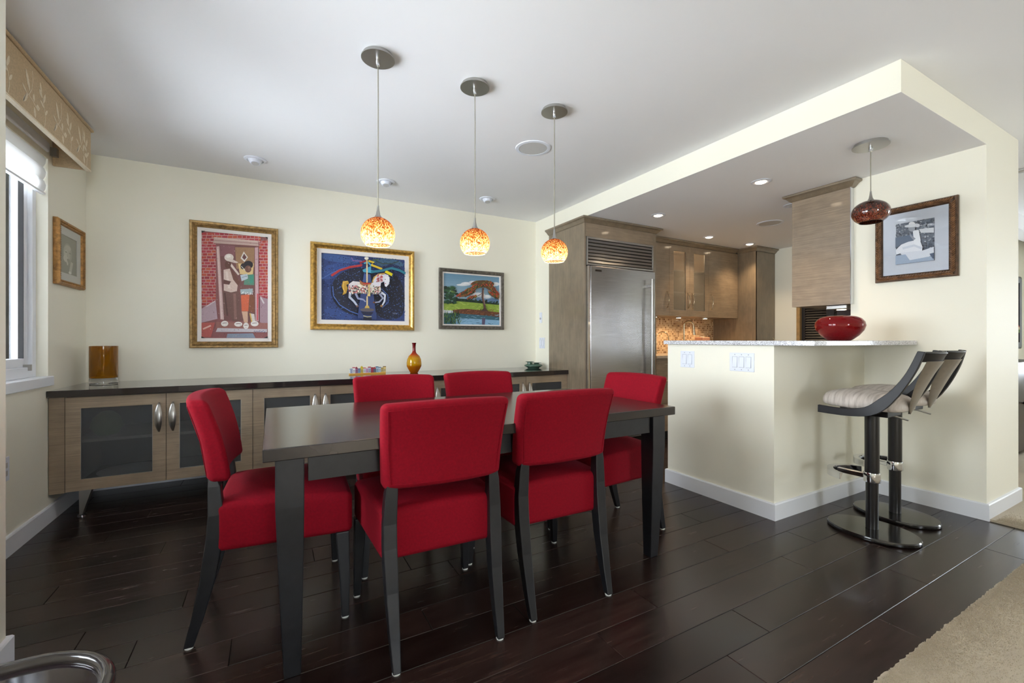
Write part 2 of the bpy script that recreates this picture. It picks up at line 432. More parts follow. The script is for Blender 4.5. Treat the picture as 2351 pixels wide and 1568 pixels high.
    def mesh(s, name, mats, smooth=None):
        me = bpy.data.meshes.new(name); me.from_pydata(s.v, [], s.f)
        for mt in (mats if isinstance(mats, (list, tuple)) else [mats]): me.materials.append(MAT[mt] if isinstance(mt, str) else mt)
        if any(s.mi): me.polygons.foreach_set('material_index', s.mi)
        bm = bmesh.new(); bm.from_mesh(me); bmesh.ops.recalc_face_normals(bm, faces=bm.faces); bm.to_mesh(me); bm.free()
        if smooth is not None:
            me.shade_smooth(); me.set_sharp_from_angle(angle=math.radians(smooth))
        return me
    def build(s, name, mats, parent=None, smooth=None, bevel=0.0, seg=2):
        o = bpy.data.objects.new(name, s.mesh(name, mats, smooth)); C.objects.link(o)
        if parent is not None: o.parent = parent
        if bevel:
            b = o.modifiers.new('bevel', 'BEVEL'); b.width = bevel; b.segments = seg; b.limit_method = 'ANGLE'
            b.harden_normals = False
        return o

def empty(name, label, cat, loc=(0, 0, 0), rz=0.0, group=None):
    o = bpy.data.objects.new(name, None); C.objects.link(o); o.empty_display_size = 0.1
    o.location = loc; o.rotation_euler = (0, 0, rz); o['label'] = label; o['category'] = cat
    if group: o['group'] = group
    return o
def tag(o, label, cat, group=None, kind=None):
    o['label'] = label; o['category'] = cat
    if group: o['group'] = group
    if kind: o['kind'] = kind
    return o
def struct(o, label, cat): return tag(o, label, cat, kind='structure')
def copy_tree(o, parent=None):
    c = o.copy(); C.objects.link(c); c.parent = parent
    for ch in list(o.children): copy_tree(ch, c)
    return c
def bx(*a): return MB().box(*a)
def light(name, kind, loc, energy, color, parent=None, size=0.03, rot=None, spot=None, blend=0.6):
    d = bpy.data.lights.new(name, kind); d.energy = energy; d.color = color
    if kind in ('POINT', 'SPOT'): d.shadow_soft_size = size
    if spot: d.spot_size = spot; d.spot_blend = blend
    o = bpy.data.objects.new(name, d); C.objects.link(o); o.location = loc
    if rot: o.rotation_euler = rot
    if parent: o.parent = parent
    return o

# ================================================================== THE SETTING
XL, YB, HC = -1.165, 4.18, 2.407        # left wall, back wall, ceiling
XS, HL = 2.60, 2.25                     # soffit plane, lowered ceiling
XI, YI = 2.635, 1.535                   # half wall faces
XP, YP, XPR = 3.745, 0.92, 4.343        # picture wall
YK, XK = 3.93, 5.72                     # kitchen back and right walls

# floor boards
floor = struct(bx(-1.4, 5.9, 0.65, 4.3, -0.05, -0.012).build('floor', 'black_line'), 'dark brown hardwood plank floor under the dining table', 'floor')
PL, PW, Y0 = 1.1775, 0.1525, 0.65
offs = {0: 2.057, 1: 1.363, 2: 1.611, 3: 2.223, 4: 2.54, 5: 2.04, 6: 1.70, 7: 2.226, 8: -.426, 9: -.606, 10: -.32, 11: 0.18, 12: -.82, 13: -.112, 14: -.499, 15: 0.02, 16: -.79, 17: -.2, 18: -.67, 19: -.837, 20: -.4, 21: .1, 22: -.6, 23: -.3}
plank_cache = {}
def plank_mesh(L, Wd):
    key = (round(L, 3), round(Wd, 3))
    if key in plank_cache: return plank_cache[key]
    g, b, t = 0.0007, 0.0016, 0.012
    x0, x1, y0, y1 = -L / 2 + g, L / 2 - g, -Wd / 2 + g, Wd / 2 - g
    vs = [(x0, y0, -t), (x1, y0, -t), (x1, y1, -t), (x0, y1, -t), (x0, y0, -b), (x1, y0, -b), (x1, y1, -b), (x0, y1, -b),
          (x0 + b, y0 + b, 0), (x1 - b, y0 + b, 0), (x1 - b, y1 - b, 0), (x0 + b, y1 - b, 0)]
    fs = [(0, 1, 5, 4), (1, 2, 6, 5), (2, 3, 7, 6), (3, 0, 4, 7), (4, 5, 9, 8), (5, 6, 10, 9), (6, 7, 11, 10), (7, 4, 8, 11), (8, 9, 10, 11)]
    m = MB().add(vs, fs).mesh('plank', 'plank'); plank_cache[key] = m; return m
for k in range(24):
    ya, yb = Y0 + PW * k, min(Y0 + PW * (k + 1), YB)
    if ya >= YB - 0.01: break
    xmin = -0.77 if yb < 2.1 else XL
    xmax = XP if k < 2 else (4.3 if k < 6 else XK)
    x = offs[k] - PL * math.ceil((offs[k] - xmin) / PL)
    while x < xmax - 1e-4:
        a, b = max(x, xmin), min(x + PL, xmax)
        if b - a > 0.02:
            o = bpy.data.objects.new('plank', plank_mesh(b - a, yb - ya)); C.objects.link(o); o.parent = floor
            o.location = ((a + b) / 2, (ya + yb) / 2, 0)
        x += PL

# carpet: slab with a ragged cut-pile edge
def carpet():
    mb = MB(); rnd = random.Random(3)
    edge = [(x, 0.65 + rnd.uniform(-0.004, 0.004)) for x in [(-0.77 + i * 0.012) for i in range(int((XP + 0.77) / 0.012))]]
    edge += [(XP + rnd.uniform(-0.003, 0.003), 0.65 + i * 0.012) for i in range(1, 22)]
    top, bot = 0.012, -0.04
    poly = edge + [(XP, YP), (XPR + 0.05, YP), (XPR + 0.05, 2.6), (8.9, 2.6), (8.9, -3.6), (-0.77, -3.6)]
    mb.prism(poly, 'z', bot, top)
    # tufts along the cut edge and over the near corner, so that the pile has height of its own
    def tuft(x, y, h, r):
        a = rnd.uniform(0, 6.3); vs = [(x + r * math.cos(a + i * 2.1), y + r * math.sin(a + i * 2.1), top - 0.002) for i in range(3)]
        vs.append((x + rnd.uniform(-.003, .003), y + rnd.uniform(-.003, .003), top + h)); mb.add(vs, [(0, 1, 3), (1, 2, 3), (2, 0, 3)])
    for i in range(42000):
        x, y = -0.75 + 4.48 * rnd.random(), 0.647 - rnd.expovariate(1 / 0.09)
        if y > -0.5: tuft(x, y, rnd.uniform(.002, .005), 0.003)
    for i in range(3000):
        x, y = 3.75 + rnd.expovariate(1 / 0.06), 0.66 + 0.22 * rnd.random()
        if x < 4.2: tuft(x, y, rnd.uniform(.002, .005), 0.003)
    return mb.build('carpet', 'carpet')
tag(carpet(), 'beige cut pile carpet meeting the edge of the dark wood floor', 'carpet', kind='stuff')

# walls
struct(bx(XL - 0.2, XS + 0.05, YB, YB + 0.12, -0.05, HC).build('wall_back', 'wall'), 'cream painted back wall hung with three paintings', 'wall')
struct(bx(XS, XS + 0.1, 3.91, YB, 0, HL).build('wall_side', 'wall'), 'narrow cream wall return beside the fridge cabinet', 'wall')
struct(bx(XS + 0.1, XK + 0.1, YK, YK + 0.1, 0, HL).build('wall_kitchen', 'wall'), 'kitchen back wall behind the upper cabinets', 'wall')
WY0, WY1, WZ0, WZ1 = 2.14, 3.583, 0.865, 2.15
mb = MB()
mb.box(XL - 0.2, XL, 2.061, WY0, 0, HC).box(XL - 0.2, XL, WY1, YB, 0, HC).box(XL - 0.2, XL, WY0, WY1, 0, WZ0 - 0.06).box(XL - 0.2, XL, WY0, WY1, WZ1, HC)
struct(mb.build('wall_left', 'wall'), 'cream wall around the left window', 'wall')
NW0, NW1 = 0.95, 1.9
mb = MB().box(XL - 0.2, -0.77, NW1, 2.06, -0.02, HC).box(XL - 0.2, -0.77, -3.6, NW0, -0.02, HC).box(XL - 0.2, -0.77, NW0, NW1, -0.02, 0.8).box(XL - 0.2, -0.77, NW0, NW1, 2.1, HC)
struct(mb.build('wall_near', 'wall'), 'cream wall block at the left picture edge', 'wall')
fill_win3 = struct(bpy.data.objects.new('window_3', None), 'added side window, unseen past the left picture edge, for fill daylight', 'window'); C.objects.link(fill_win3)  # added opening kept out of view, sized to brighten ceiling and left side
mb = MB().box(-0.95, -0.9, NW0, NW0 + 0.06, 0.8, 2.1).box(-0.95, -0.9, NW1 - 0.06, NW1, 0.8, 2.1).box(-0.95, -0.9, NW0 + 0.06, NW1 - 0.06, 0.8, 0.86).box(-0.95, -0.9, NW0 + 0.06, NW1 - 0.06, 2.04, 2.1).box(-0.95, -0.9, (NW0 + NW1) / 2 - 0.03, (NW0 + NW1) / 2 + 0.03, 0.86, 2.04)
mb.build('window_frame', 'trim', fill_win3)
for a, b in ((NW0 + 0.06, (NW0 + NW1) / 2 - 0.03), ((NW0 + NW1) / 2 + 0.03, NW1 - 0.06)): bx(-0.928, -0.922, a, b, 0.86, 2.04).build('glass_pane', 'pane', fill_win3)
struct(bx(XP, XPR, YP, 1.62, 0, HL).build('wall_right', 'wall'), 'cream end wall hung with the black and white photograph', 'wall')
mb = MB().box(XI, XI + 0.115, YI, 2.336, 0, 1.046).box(XI + 0.115, XP, YI, YI + 0.115, 0, 1.046)
struct(mb.build('wall_half', 'wall'), 'cream L shaped half wall carrying the bar top', 'wall')
mb = MB().box(4.1, 4.2, 1.62, 1.87, 0, HL)
struct(mb.build('wall_stub', 'wall'), 'kitchen wall stub behind the hanging cabinet', 'wall')
DY0, DY1 = 2.62, 3.05
mb = MB().box(XK, XK + 0.1, DY1, YK, 0, HL).box(XK, XK + 0.1, 1.75, DY0 - 0.6, 0, HL).box(XK, XK + 0.1, DY0 - 0.6, DY1, 2.03, HL)
struct(mb.build('wall_pantry', 'wall'), 'cream kitchen wall around the dark louvred doors', 'wall')
struct(bx(XK, 8.9, 1.75, 1.85, 0, HC).build('wall_hall', 'wall'), 'cream hall wall behind the dark console', 'wall')
FW = [(-3.4, -1.4), (0.35, 1.25)]
mb = MB().box(8.9, 9.0, -3.6, 1.85, 0, 0.6).box(8.9, 9.0, -3.6, 1.85, 2.05, HC).box(8.9, 9.0, -3.6, FW[0][0], 0.6, 2.05).box(8.9, 9.0, FW[0][1], FW[1][0], 0.6, 2.05).box(8.9, 9.0, FW[1][1], 1.85, 0.6, 2.05)
struct(mb.build('wall_far', 'wall'), 'cream far wall of the living room', 'wall')
for i, (a, b) in enumerate(FW):
    w_ = struct(bpy.data.objects.new('window_%d' % (4 + i), None), ('wide window in the far living room wall', 'narrow window in the far hall wall')[i], 'window'); C.objects.link(w_)
    MB().box(8.92, 8.97, a, a + 0.05, 0.6, 2.05).box(8.92, 8.97, b - 0.05, b, 0.6, 2.05).box(8.92, 8.97, a + 0.05, b - 0.05, 0.6, 0.65).box(8.92, 8.97, a + 0.05, b - 0.05, 2.0, 2.05).build('window_frame', 'trim', w_)
    bx(8.942, 8.948, a + 0.05, b - 0.05, 0.65, 2.0).build('glass_pane', 'pane', w_)
mb = MB().box(-0.77, 0.1, -3.72, -3.6, 0, HC).box(1.0, 8.9, -3.72, -3.6, 0, HC).box(0.1, 1.0, -3.72, -3.6, 2.1, HC).box(0.1, 1.0, -3.72, -3.6, 0, 0.6)
struct(mb.build('wall_terrace', 'wall'), 'cream wall around the unseen window behind the camera', 'wall')

# ceilings: main slab and lowered kitchen ceiling (its band is wall paint)
struct(bx(XL - 0.2, 9.0, -3.72, YB + 0.12, HC, HC + 0.1).build('ceiling', 'ceiling'), 'smooth white painted ceiling', 'ceiling')
mb = MB(); mb.box(XS, XPR + 0.0, YP, YB, HL, HC - 0.0005, 0)
for i in range(len(mb.f)): mb.mi[i] = 0
mb.mi[0] = 1
mb.box(XPR, XK + 0.1, 1.62, YK, HL, HC - 0.0005); mb.mi[6] = 1
struct(mb.build('ceiling_kitchen', ['wall', 'ceiling']), 'lowered kitchen ceiling with a cream band edge', 'ceiling')
struct(bx(XPR, 8.9, 1.45, 1.62, 2.25, HC - 0.0005).build('ceiling_hall', 'ceiling'), 'lowered ceiling strip along the hall', 'ceiling')

# baseboards
BB = [(0, 0), (0.015, 0), (0.015, 0.094), (0.011, 0.1), (0, 0.1)]
def baseboard(name, path, label): struct(MB().sweep(BB, path).build(name, 'trim'), label, 'baseboard')
baseboard('baseboard_left', [(XL, YB), (XL, 2.06)][::-1], 'white baseboard under the left window')
baseboard('baseboard_back', [(XL, YB), (XS, YB)], 'white baseboard along the back wall')
baseboard('baseboard_near', [(-0.77, -3.5), (-0.77, 2.06), (-1.0, 2.06)], 'white baseboard on the near wall block')
baseboard('baseboard_half', [(XI + 0.1, 2.336), (XI, 2.336), (XI, YI), (XP, YI)], 'white baseboard around the half wall')
baseboard('baseboard_right', [(XP, YI), (XP, YP), (XPR, YP), (XPR, 1.6)], 'white baseboard around the end wall')

# ------------------------------------------------------------------ left window
win = struct(bpy.data.objects.new('window_1', None), 'white framed casement window on the left wall', 'window'); C.objects.link(win)
FX = -1.215
mb = MB()
fr = 0.045
mb.box(FX - 0.09, FX, WY0, WY0 + fr, WZ0, WZ1).box(FX - 0.09, FX, WY1 - fr, WY1, WZ0, WZ1).box(FX - 0.09, FX, WY0 + fr, WY1 - fr, WZ0, WZ0 + 0.06).box(FX - 0.09, FX, WY0 + fr, WY1 - fr, WZ1 - fr, WZ1)
mb.build('window_frame', 'trim', win, bevel=0.003)
for (a, b) in ((WY0 + fr, (WY0 + WY1) / 2), ((WY0 + WY1) / 2, WY1 - fr)):
    mb = MB(); z0, z1, t = WZ0 + 0.06, WZ1 - fr, 0.05
    mb.box(FX - 0.075, FX - 0.02, a, a + t, z0, z1).box(FX - 0.075, FX - 0.02, b - t, b, z0, z1).box(FX - 0.075, FX - 0.02, a + t, b - t, z0, z0 + t).box(FX - 0.075, FX - 0.02, a + t, b - t, z1 - t, z1)
    sash = mb.build('sash', 'trim', win, bevel=0.004)
    bx(FX - 0.052, FX - 0.046, a + t, b - t, z0 + t, z1 - t).build('glass_pane', 'pane', sash)
    bx(FX - 0.04, FX - 0.018, b - t - 0.004, b - t, z0 + t, z1 - t).build('gasket', 'black_line', sash)
mb = MB().prism([(WY0 - 0.03, WZ0 - 0.055), (WY1 + 0.018, WZ0 - 0.055), (WY1 + 0.018, WZ0), (WY0 - 0.03, WZ0)], 'x', FX - 0.01, XL + 0.022)
mb.build('window_sill', 'trim', win, bevel=0.004)
bx(FX - 0.02, FX + 0.012, WY1 - 0.1, WY1 - 0.085, WZ0 + 0.04, WZ0 + 0.075).build('latch', 'steel', win)

# neighbouring facade outside the window
fac = empty('neighbour_facade', 'blue grey ribbed siding of the building outside the left window', 'building', (-5.5, 9.0, 0))
bx(-4.5, 4.0, 0, 0.2, -3, 6.0).build('siding', 'facade', fac)
rib = bx(-0.02, 0.02, -0.04, 0, -3, 6.0).mesh('rib', 'facade_rib')
for i in range(60):
    o = bpy.data.objects.new('rib', rib); C.objects.link(o); o.parent = fac; o.location = (-4.4 + i * 0.14, 0, 0)

# cellular shade
sh = empty('window_shade', 'white pleated window shade drawn halfway down', 'window shade', (XL - 0.018, 0, 1.945))
prof = []
z = 0.0
for i in range(4):
    zz = i * 0.075
    prof += [(0.0, zz), (0.010, zz + 0.02), (0.013, zz + 0.045), (0.006, zz + 0.07)]
mb = MB()
pf = [(x, z) for x, z in prof] + [(0.0, 0.30)]
ya_, yb_ = WY0 + 0.02, WY1 - 0.01
mb.add([(x, y, z) for x, z in pf for y in (ya_, yb_)], [(2 * i, 2 * i + 1, 2 * i + 3, 2 * i + 2) for i in range(len(pf) - 1)])
mb.build('pleats', 'shade_cloth', sh, smooth=40)
bx(-0.012, 0.012, WY0 + 0.02, WY1 - 0.01, -0.012, 0.0).build('bottom_rail', 'trim', sh, bevel=0.003)
bx(-0.03, 0.03, WY0 + 0.01, WY1 - 0.005, 0.24, 0.30).build('headrail', 'trim', sh, bevel=0.012, seg=4)

# valance
vl = empty('valance', 'beige leaf patterned fabric valance boxed over the window', 'valance', (0, 0, 2.12))
vx, v0, v1, vz0, vz1 = -0.995, 2.08, 3.655, 0.012, 0.262
bx(vx - 0.02, vx, v0, v1, vz0, vz1).build('front_board', 'valance', vl, bevel=0.004)
bx(XL + 0.001, vx - 0.02, v1 - 0.018, v1, vz0, vz1).build('side_return', 'valance', vl, bevel=0.003)
bx(XL + 0.001, vx - 0.02, v0, v0 + 0.018, vz0, vz1).build('side_return', 'valance', vl, bevel=0.003)
MB().tube([(XL + 0.002, v1 + 0.004, vz1 + 0.003), (vx + 0.004, v1 + 0.004, vz1 + 0.003), (vx + 0.004, v0, vz1 + 0.003)], 0.009, 8).build('welt_cord', 'valance', vl, smooth=50)
bx(vx - 0.022, vx + 0.0015, v0, v1, vz0 - 0.004, vz0 + 0.004).build('hem', 'valance_leaf', vl)
bx(XL + 0.001, XL + 0.03, v1 - 0.05, v1 - 0.02, 0.06, 0.11).build('bracket', 'steel', vl)
def sprig(y, flip):
    mb = MB(); X = vx + 0.0004
    def leaf(cy, cz, ang, L, w):
        pts = []
        for i in range(9):
            t = i / 8.0; pts.append((t * L, w * math.sin(PI * t) ** 0.8))
        for i in range(7, 0, -1):
            t = i / 8.0; pts.append((t * L, -w * math.sin(PI * t) ** 0.8))
        c, s_ = math.cos(ang), math.sin(ang)
        mb.prism([(cy + a * c - b * s_, cz + a * s_ + b * c) for a, b in pts], 'x', X, X + 0.0006)
    def stem(p, r=0.0022):
        for (a, b), (c, d) in zip(p[:-1], p[1:]):
            v = Vector((c - a, d - b)); nn = Vector((-v.y, v.x)).normalized() * r
            mb.prism([(a + nn.x, b + nn.y), (c + nn.x, d + nn.y), (c - nn.x, d - nn.y), (a - nn.x, b - nn.y)], 'x', X, X + 0.0006)
    if flip:
        stem([(y, 0.02), (y + 0.01, 0.06), (y + 0.002, 0.10), (y - 0.02, 0.145), (y - 0.03, 0.17)])
        leaf(y - 0.03, 0.165, 1.9, 0.055, 0.010); leaf(y - 0.012, 0.13, 1.2, 0.06, 0.010); leaf(y - 0.025, 0.15, 2.4, 0.045, 0.011); leaf(y - 0.003, 0.11, 2.7, 0.05, 0.008); leaf(y + 0.006, 0.08, 0.9, 0.045, 0.008)
    else:
        stem([(y, 0.10), (y + 0.03, 0.14), (y + 0.04, 0.19), (y + 0.035, 0.23)]); stem([(y - 0.05, 0.05), (y - 0.02, 0.10), (y, 0.10), (y + 0.04, 0.09), (y + 0.07, 0.075)])
        leaf(y + 0.012, 0.12, 2.0, 0.10, 0.012); leaf(y - 0.055, 0.045, 0.85, 0.07, 0.011); leaf(y + 0.05, 0.09, 1.6, 0.04, 0.010); leaf(y + 0.07, 0.075, 0.3, 0.04, 0.014); leaf(y + 0.055, 0.07, -1.4, 0.05, 0.011); leaf(y - 0.02, 0.1, 2.6, 0.05, 0.006)
    return mb.build('leaf_sprig', 'valance_leaf', vl)
for i, y in enumerate((2.3, 2.5, 2.68, 2.86, 3.02, 3.18, 3.34, 3.48, 3.58)): sprig(y, i % 2 == 0)

# ------------------------------------------------------------------ unseen fill-light window behind the camera, louvred doors
fill_win2 = struct(bpy.data.objects.new('window_2', None), 'unseen window behind the camera sized for fill light', 'window'); C.objects.link(fill_win2)  # unseen opening, placed and sized to brighten back wall and chair backs
mb = MB().box(0.1, 1.0, -3.7, -3.62, 0.6, 0.65).box(0.1, 1.0, -3.7, -3.62, 2.05, 2.1).box(0.1, 0.15, -3.7, -3.62, 0.65, 2.05).box(0.95, 1.0, -3.7, -3.62, 0.65, 2.05)
mb.build('window_frame', 'trim', fill_win2)
bx(0.15, 0.95, -3.664, -3.658, 0.65, 2.05).build('glass_pane', 'pane', fill_win2)

door = struct(bpy.data.objects.new('door_1', None), 'dark louvred bifold doors in a golden oak frame', 'door'); C.objects.link(door)
MAT['louver'] = plain('espresso_louvre', rgb(34, 28, 26), 0.4)
MAT['oak'] = plain('golden_oak_trim', rgb(176, 140, 88), 0.4, var=0.15, vscale=30)
yl = (DY0 - 0.6)
mb = MB().box(XK - 0.012, XK + 0.1, DY1 - 0.04, DY1, 0, 2.03).box(XK - 0.012, XK + 0.1, yl, yl + 0.04, 0, 2.03).box(XK - 0.012, XK + 0.1, yl + 0.04, DY1 - 0.04, 1.99, 2.03)
mb.build('door_frame', 'oak', door)
MAT_slat = MB().prism([(-0.012, -0.016), (-0.008, -0.018), (0.012, 0.014), (0.008, 0.016)], 'y', -0.11, 0.11).mesh('slat', 'louver')
edges = [DY1 - 0.04, DY1 - 0.04 - 0.315, DY1 - 0.04 - 0.63, yl + 0.04]
for a, b in zip(edges[:-1], edges[1:]):
    hi, lo = a, b
    if hi - lo < 0.1: continue
    mb = MB(); st = 0.04; X0, X1 = XK + 0.03, XK + 0.06
    mb.box(X0, X1, lo, lo + st, 0.01, 1.99).box(X0, X1, hi - st, hi, 0.01, 1.99).box(X0, X1, lo + st, hi - st, 0.01, 0.11).box(X0, X1, lo + st, hi - st, 1.91, 1.99).box(X0, X1, lo + st, hi - st, 0.9, 0.98)
    leafo = mb.build('door_leaf', 'louver', door)
    bx(X0 + 0.022, X0 + 0.028, lo + st, hi - st, 0.11, 1.91).build('backing', 'black_line', leafo)
    zz = 0.13
    while zz < 1.9:
        if not 0.885 < zz < 0.995:
            o = bpy.data.objects.new('slat', MAT_slat); C.objects.link(o); o.parent = leafo
            o.location = (X0 + 0.012, (hi + lo) / 2, zz); o.scale = (1, (hi - lo - 2 * st) / 0.22, 1)
        zz += 0.03

# ================================================================== SIDEBOARD RUN
SY, SZ0, SZ1 = 3.575, 0.163, 0.738            # door face, bottom, top
def bow_handle(parent, x, y, z, L=0.19, off=0.03, w=0.017):
    """crescent pull: lens-shaped strip bowed away from the door (faces -Y)"""
    secs = []
    for i in range(13):
        t = i / 12.0; s_ = math.sin(PI * t)
        ww = 0.004 + w * s_ ** 0.9; d = off * s_ ** 0.7; th = 0.003 + 0.003 * s_
        secs.append([(x + ww * math.cos(a), y - 0.002 - d - th * math.sin(a), z + L * (t - 0.5)) for a in [2 * PI * k / 10 for k in range(10)]])
    return MB().loft(secs).build('handle', 'steel', parent, smooth=60)
def glass_door(parent, x0, x1, z0, z1, y, fw=0.068, mat='taupe', gl='frosted'):
    g = 0.0015
    mb = MB(); x0 += g; x1 -= g
    mb.box(x0, x0 + fw, y, y + 0.02, z0, z1).box(x1 - fw, x1, y, y + 0.02, z0, z1).box(x0 + fw, x1 - fw, y, y + 0.02, z0, z0 + fw).box(x0 + fw, x1 - fw, y, y + 0.02, z1 - fw, z1)
    d = mb.build('door', mat, parent)
    bx(x0 + fw - 0.004, x1 - fw + 0.004, y + 0.008, y + 0.013, z0 + fw - 0.004, z1 - fw + 0.004).build('glass_panel', gl, d)
    e = 0.002; b = MB()
    b.box(x0 + fw, x1 - fw, y + 0.001, y + 0.008, z0 + fw, z0 + fw + e).box(x0 + fw, x0 + fw + e, y + 0.001, y + 0.008, z0 + fw, z1 - fw).box(x1 - fw - e, x1 - fw, y + 0.001, y + 0.008, z0 + fw, z1 - fw)
    b.build('glass_bead', 'steel', d)
    return d
def bracket_leg(parent, x, y, sgn):
    mb = MB().prism([(x, 0.012), (x + sgn * 0.014, 0.012), (x + sgn * 0.058, SZ0), (x - sgn * 0.002, SZ0)] if sgn > 0 else [(x - 0.014, 0.012), (x, 0.012), (x + 0.002, SZ0), (x - 0.058, SZ0)], 'y', y, y + 0.045)
    l = mb.build('leg', 'steel', parent)
    MB().lathe([(0.0, 0.0), (0.022, 0.0), (0.022, 0.006), (0.008, 0.012), (0.006, 0.02), (0.0, 0.02)], 20, (x + sgn * 0.008, y + 0.022, 0)).build('levelling_foot', 'chrome', l, smooth=40)
units = [(-1.09, -0.608, -0.123, 'first glass door base cabinet from the window, beside the left wall'),
         (-0.123, 0.315, 0.755, 'glass door base cabinet below the painting of a carousel horse'),
         (0.755, 1.196, 1.634, 'glass door base cabinet hidden behind the far red chairs'),
         (1.634, 2.115, 2.597, 'glass door base cabinet ending at the fridge cabinet')]
for (x0, xm, x1, lab) in units:
    u = empty('sideboard_cabinet', 'taupe ' + lab, 'cabinet', ((x0 + x1) / 2, 3.85, 0), 0, 'taupe sideboard cabinets along the back wall')
    ox, oy = -(x0 + x1) / 2, -3.85
    mb = MB().box(x0, x0 + 0.018, SY + 0.021, YB - 0.02, SZ0, SZ1).box(x1 - 0.018, x1, SY + 0.021, YB - 0.02, SZ0, SZ1).box(x0 + 0.018, x1 - 0.018, SY + 0.021, YB - 0.02, SZ0, SZ0 + 0.018).box(x0 + 0.018, x1 - 0.018, YB - 0.03, YB - 0.02, SZ0 + 0.018, SZ1).box(x0 + 0.018, x1 - 0.018, SY + 0.021, YB - 0.03, SZ1 - 0.018, SZ1)
    mb.build('carcass', 'dark_inside', u)
    bx(x0 + 0.019, x1 - 0.019, SY + 0.06, YB - 0.035, 0.445, 0.463).build('shelf', 'shelf', u)
    for a, b, hx in ((x0, xm, xm - 0.036), (xm, x1, xm + 0.036)):
        d = glass_door(u, a, b, SZ0 + 0.002, SZ1 - 0.006, SY)
        bow_handle(d, hx, SY, 0.58)
    bracket_leg(u, x0 + 0.055, SY + 0.03, 1); bracket_leg(u, x1 - 0.055, SY + 0.03, -1)
    for ch in u.children: ch.location = (ox, oy, 0)
fp = tag(bx(XL + 0.004, -1.092, SY + 0.004, SY + 0.024, SZ0 - 0.002, SZ1).build('filler_panel', 'taupe'), 'narrow taupe filler panel between left wall and first glass door cabinet', 'panel')
top = tag(bx(XL + 0.003, 2.5965, 3.553, YB - 0.003, SZ1, 0.778).build('stone_worktop', 'black_stone', bevel=0.002), 'long polished dark brown stone top over the glass door cabinets', 'worktop')
# blurred dishes behind the first frosted door
o = tag(MB().lathe([(0.0, 0), (0.05, 0), (0.085, 0.05), (0.07, 0.11), (0.03, 0.15), (0.0, 0.15)], 24, (-0.95, 3.78, 0.463)).build('stored_vase', plain('sage_ceramic', rgb(170, 190, 140), 0.4), smooth=50), 'pale green vessel blurred behind the first frosted cabinet door', 'vase')
o = tag(MB().lathe([(0.0, 0), (0.09, 0), (0.17, 0.03), (0.175, 0.035), (0.0, 0.02)], 28, (-0.83, 3.80, 0.181)).build('stored_platter', plain('white_ceramic', rgb(235, 235, 235), 0.3), smooth=50), 'white platter blurred on the floor of the first frosted cabinet', 'platter')

# things on the sideboard
SBZ = 0.7782
av = empty('amber_vase', 'tall amber brown glass cylinder vase with clear thick base', 'vase', (-1.005, 3.93, SBZ))
MB().lathe([(0.0, 0.045), (0.072, 0.045), (0.074, 0.05), (0.074, 0.26), (0.068, 0.26), (0.066, 0.06), (0.0, 0.058)], 40).build('glass_body', 'amber_glass', av, smooth=40)
MB().lathe([(0.0, 0.002), (0.07, 0.0), (0.074, 0.004), (0.074, 0.04), (0.072, 0.0445), (0.0, 0.0445)], 40).build('clear_base', 'clear_glass', av, smooth=40)
rv = tag(MB().lathe([(0.0, 0.0), (0.032, 0.0), (0.035, 0.004), (0.055, 0.04), (0.066, 0.062), (0.067, 0.09), (0.062, 0.125), (0.048, 0.155), (0.026, 0.175), (0.017, 0.19), (0.014, 0.21), (0.014, 0.24), (0.017, 0.265), (0.021, 0.275), (0.018, 0.275), (0.012, 0.24), (0.0, 0.2)], 40, (0, 0, 0)).build('bottle_vase', 'vase', smooth=60), 'long necked glass vase fading from red neck to amber base', 'vase')
rv.location = (1.135, 3.93, SBZ)
# row of toy houses
rh = empty('row_house_ornament', 'miniature row of colourful town houses on an ochre strip', 'ornament', (0.735, 3.985, SBZ), math.radians(6))
bx(-0.158, 0.158, -0.012, 0.014, 0, 0.012).build('base_strip', plain('ochre_wood', rgb(214, 160, 66), 0.5), rh)
hc = [(196, 208, 224), (240, 240, 240), (176, 120, 150), (140, 170, 200), (222, 200, 80), (236, 236, 240), (224, 180, 214), (196, 200, 216), (186, 60, 70), (110, 110, 120), (170, 200, 216), (214, 226, 236), (220, 200, 120), (236, 214, 140)]
rc = [(120, 140, 170), (190, 40, 70), (150, 30, 50), (60, 90, 130), (210, 180, 40), (200, 60, 60), (220, 170, 210), (190, 40, 50), (150, 30, 40), (190, 50, 60), (60, 100, 140), (70, 110, 150), (150, 120, 40), (130, 90, 40)]
wn = plain('tiny_window', rgb(60, 70, 110), 0.3)
for i in range(14):
    x = -0.151 + i * 0.0224; hh = 0.034 + 0.006 * ((i * 5) % 3)
    mA = plain('house_paint', rgb(*hc[i]), 0.5); mR = plain('roof_paint', rgb(*rc[i]), 0.5)
    h = MB().box(x, x + 0.0205, -0.008, 0.01, 0.0121, 0.012 + hh).build('house', mA, rh)
    if i in (2, 4, 9): MB().prism([(x - 0.001, 0.012 + hh), (x + 0.0215, 0.012 + hh), (x + 0.010, 0.027 + hh)], 'y', -0.009, 0.011).build('roof', mR, h)
    else: bx(x - 0.0005, x + 0.021, -0.009, 0.011, 0.012 + hh, 0.018 + hh).build('roof', mR, h)
    mb = MB()
    for wz in (0.02, 0.033): mb.box(x + 0.003, x + 0.008, -0.0086, -0.008, wz, wz + 0.007).box(x + 0.012, x + 0.017, -0.0086, -0.008, wz, wz + 0.007)
    mb.build('window_strip', wn, h)
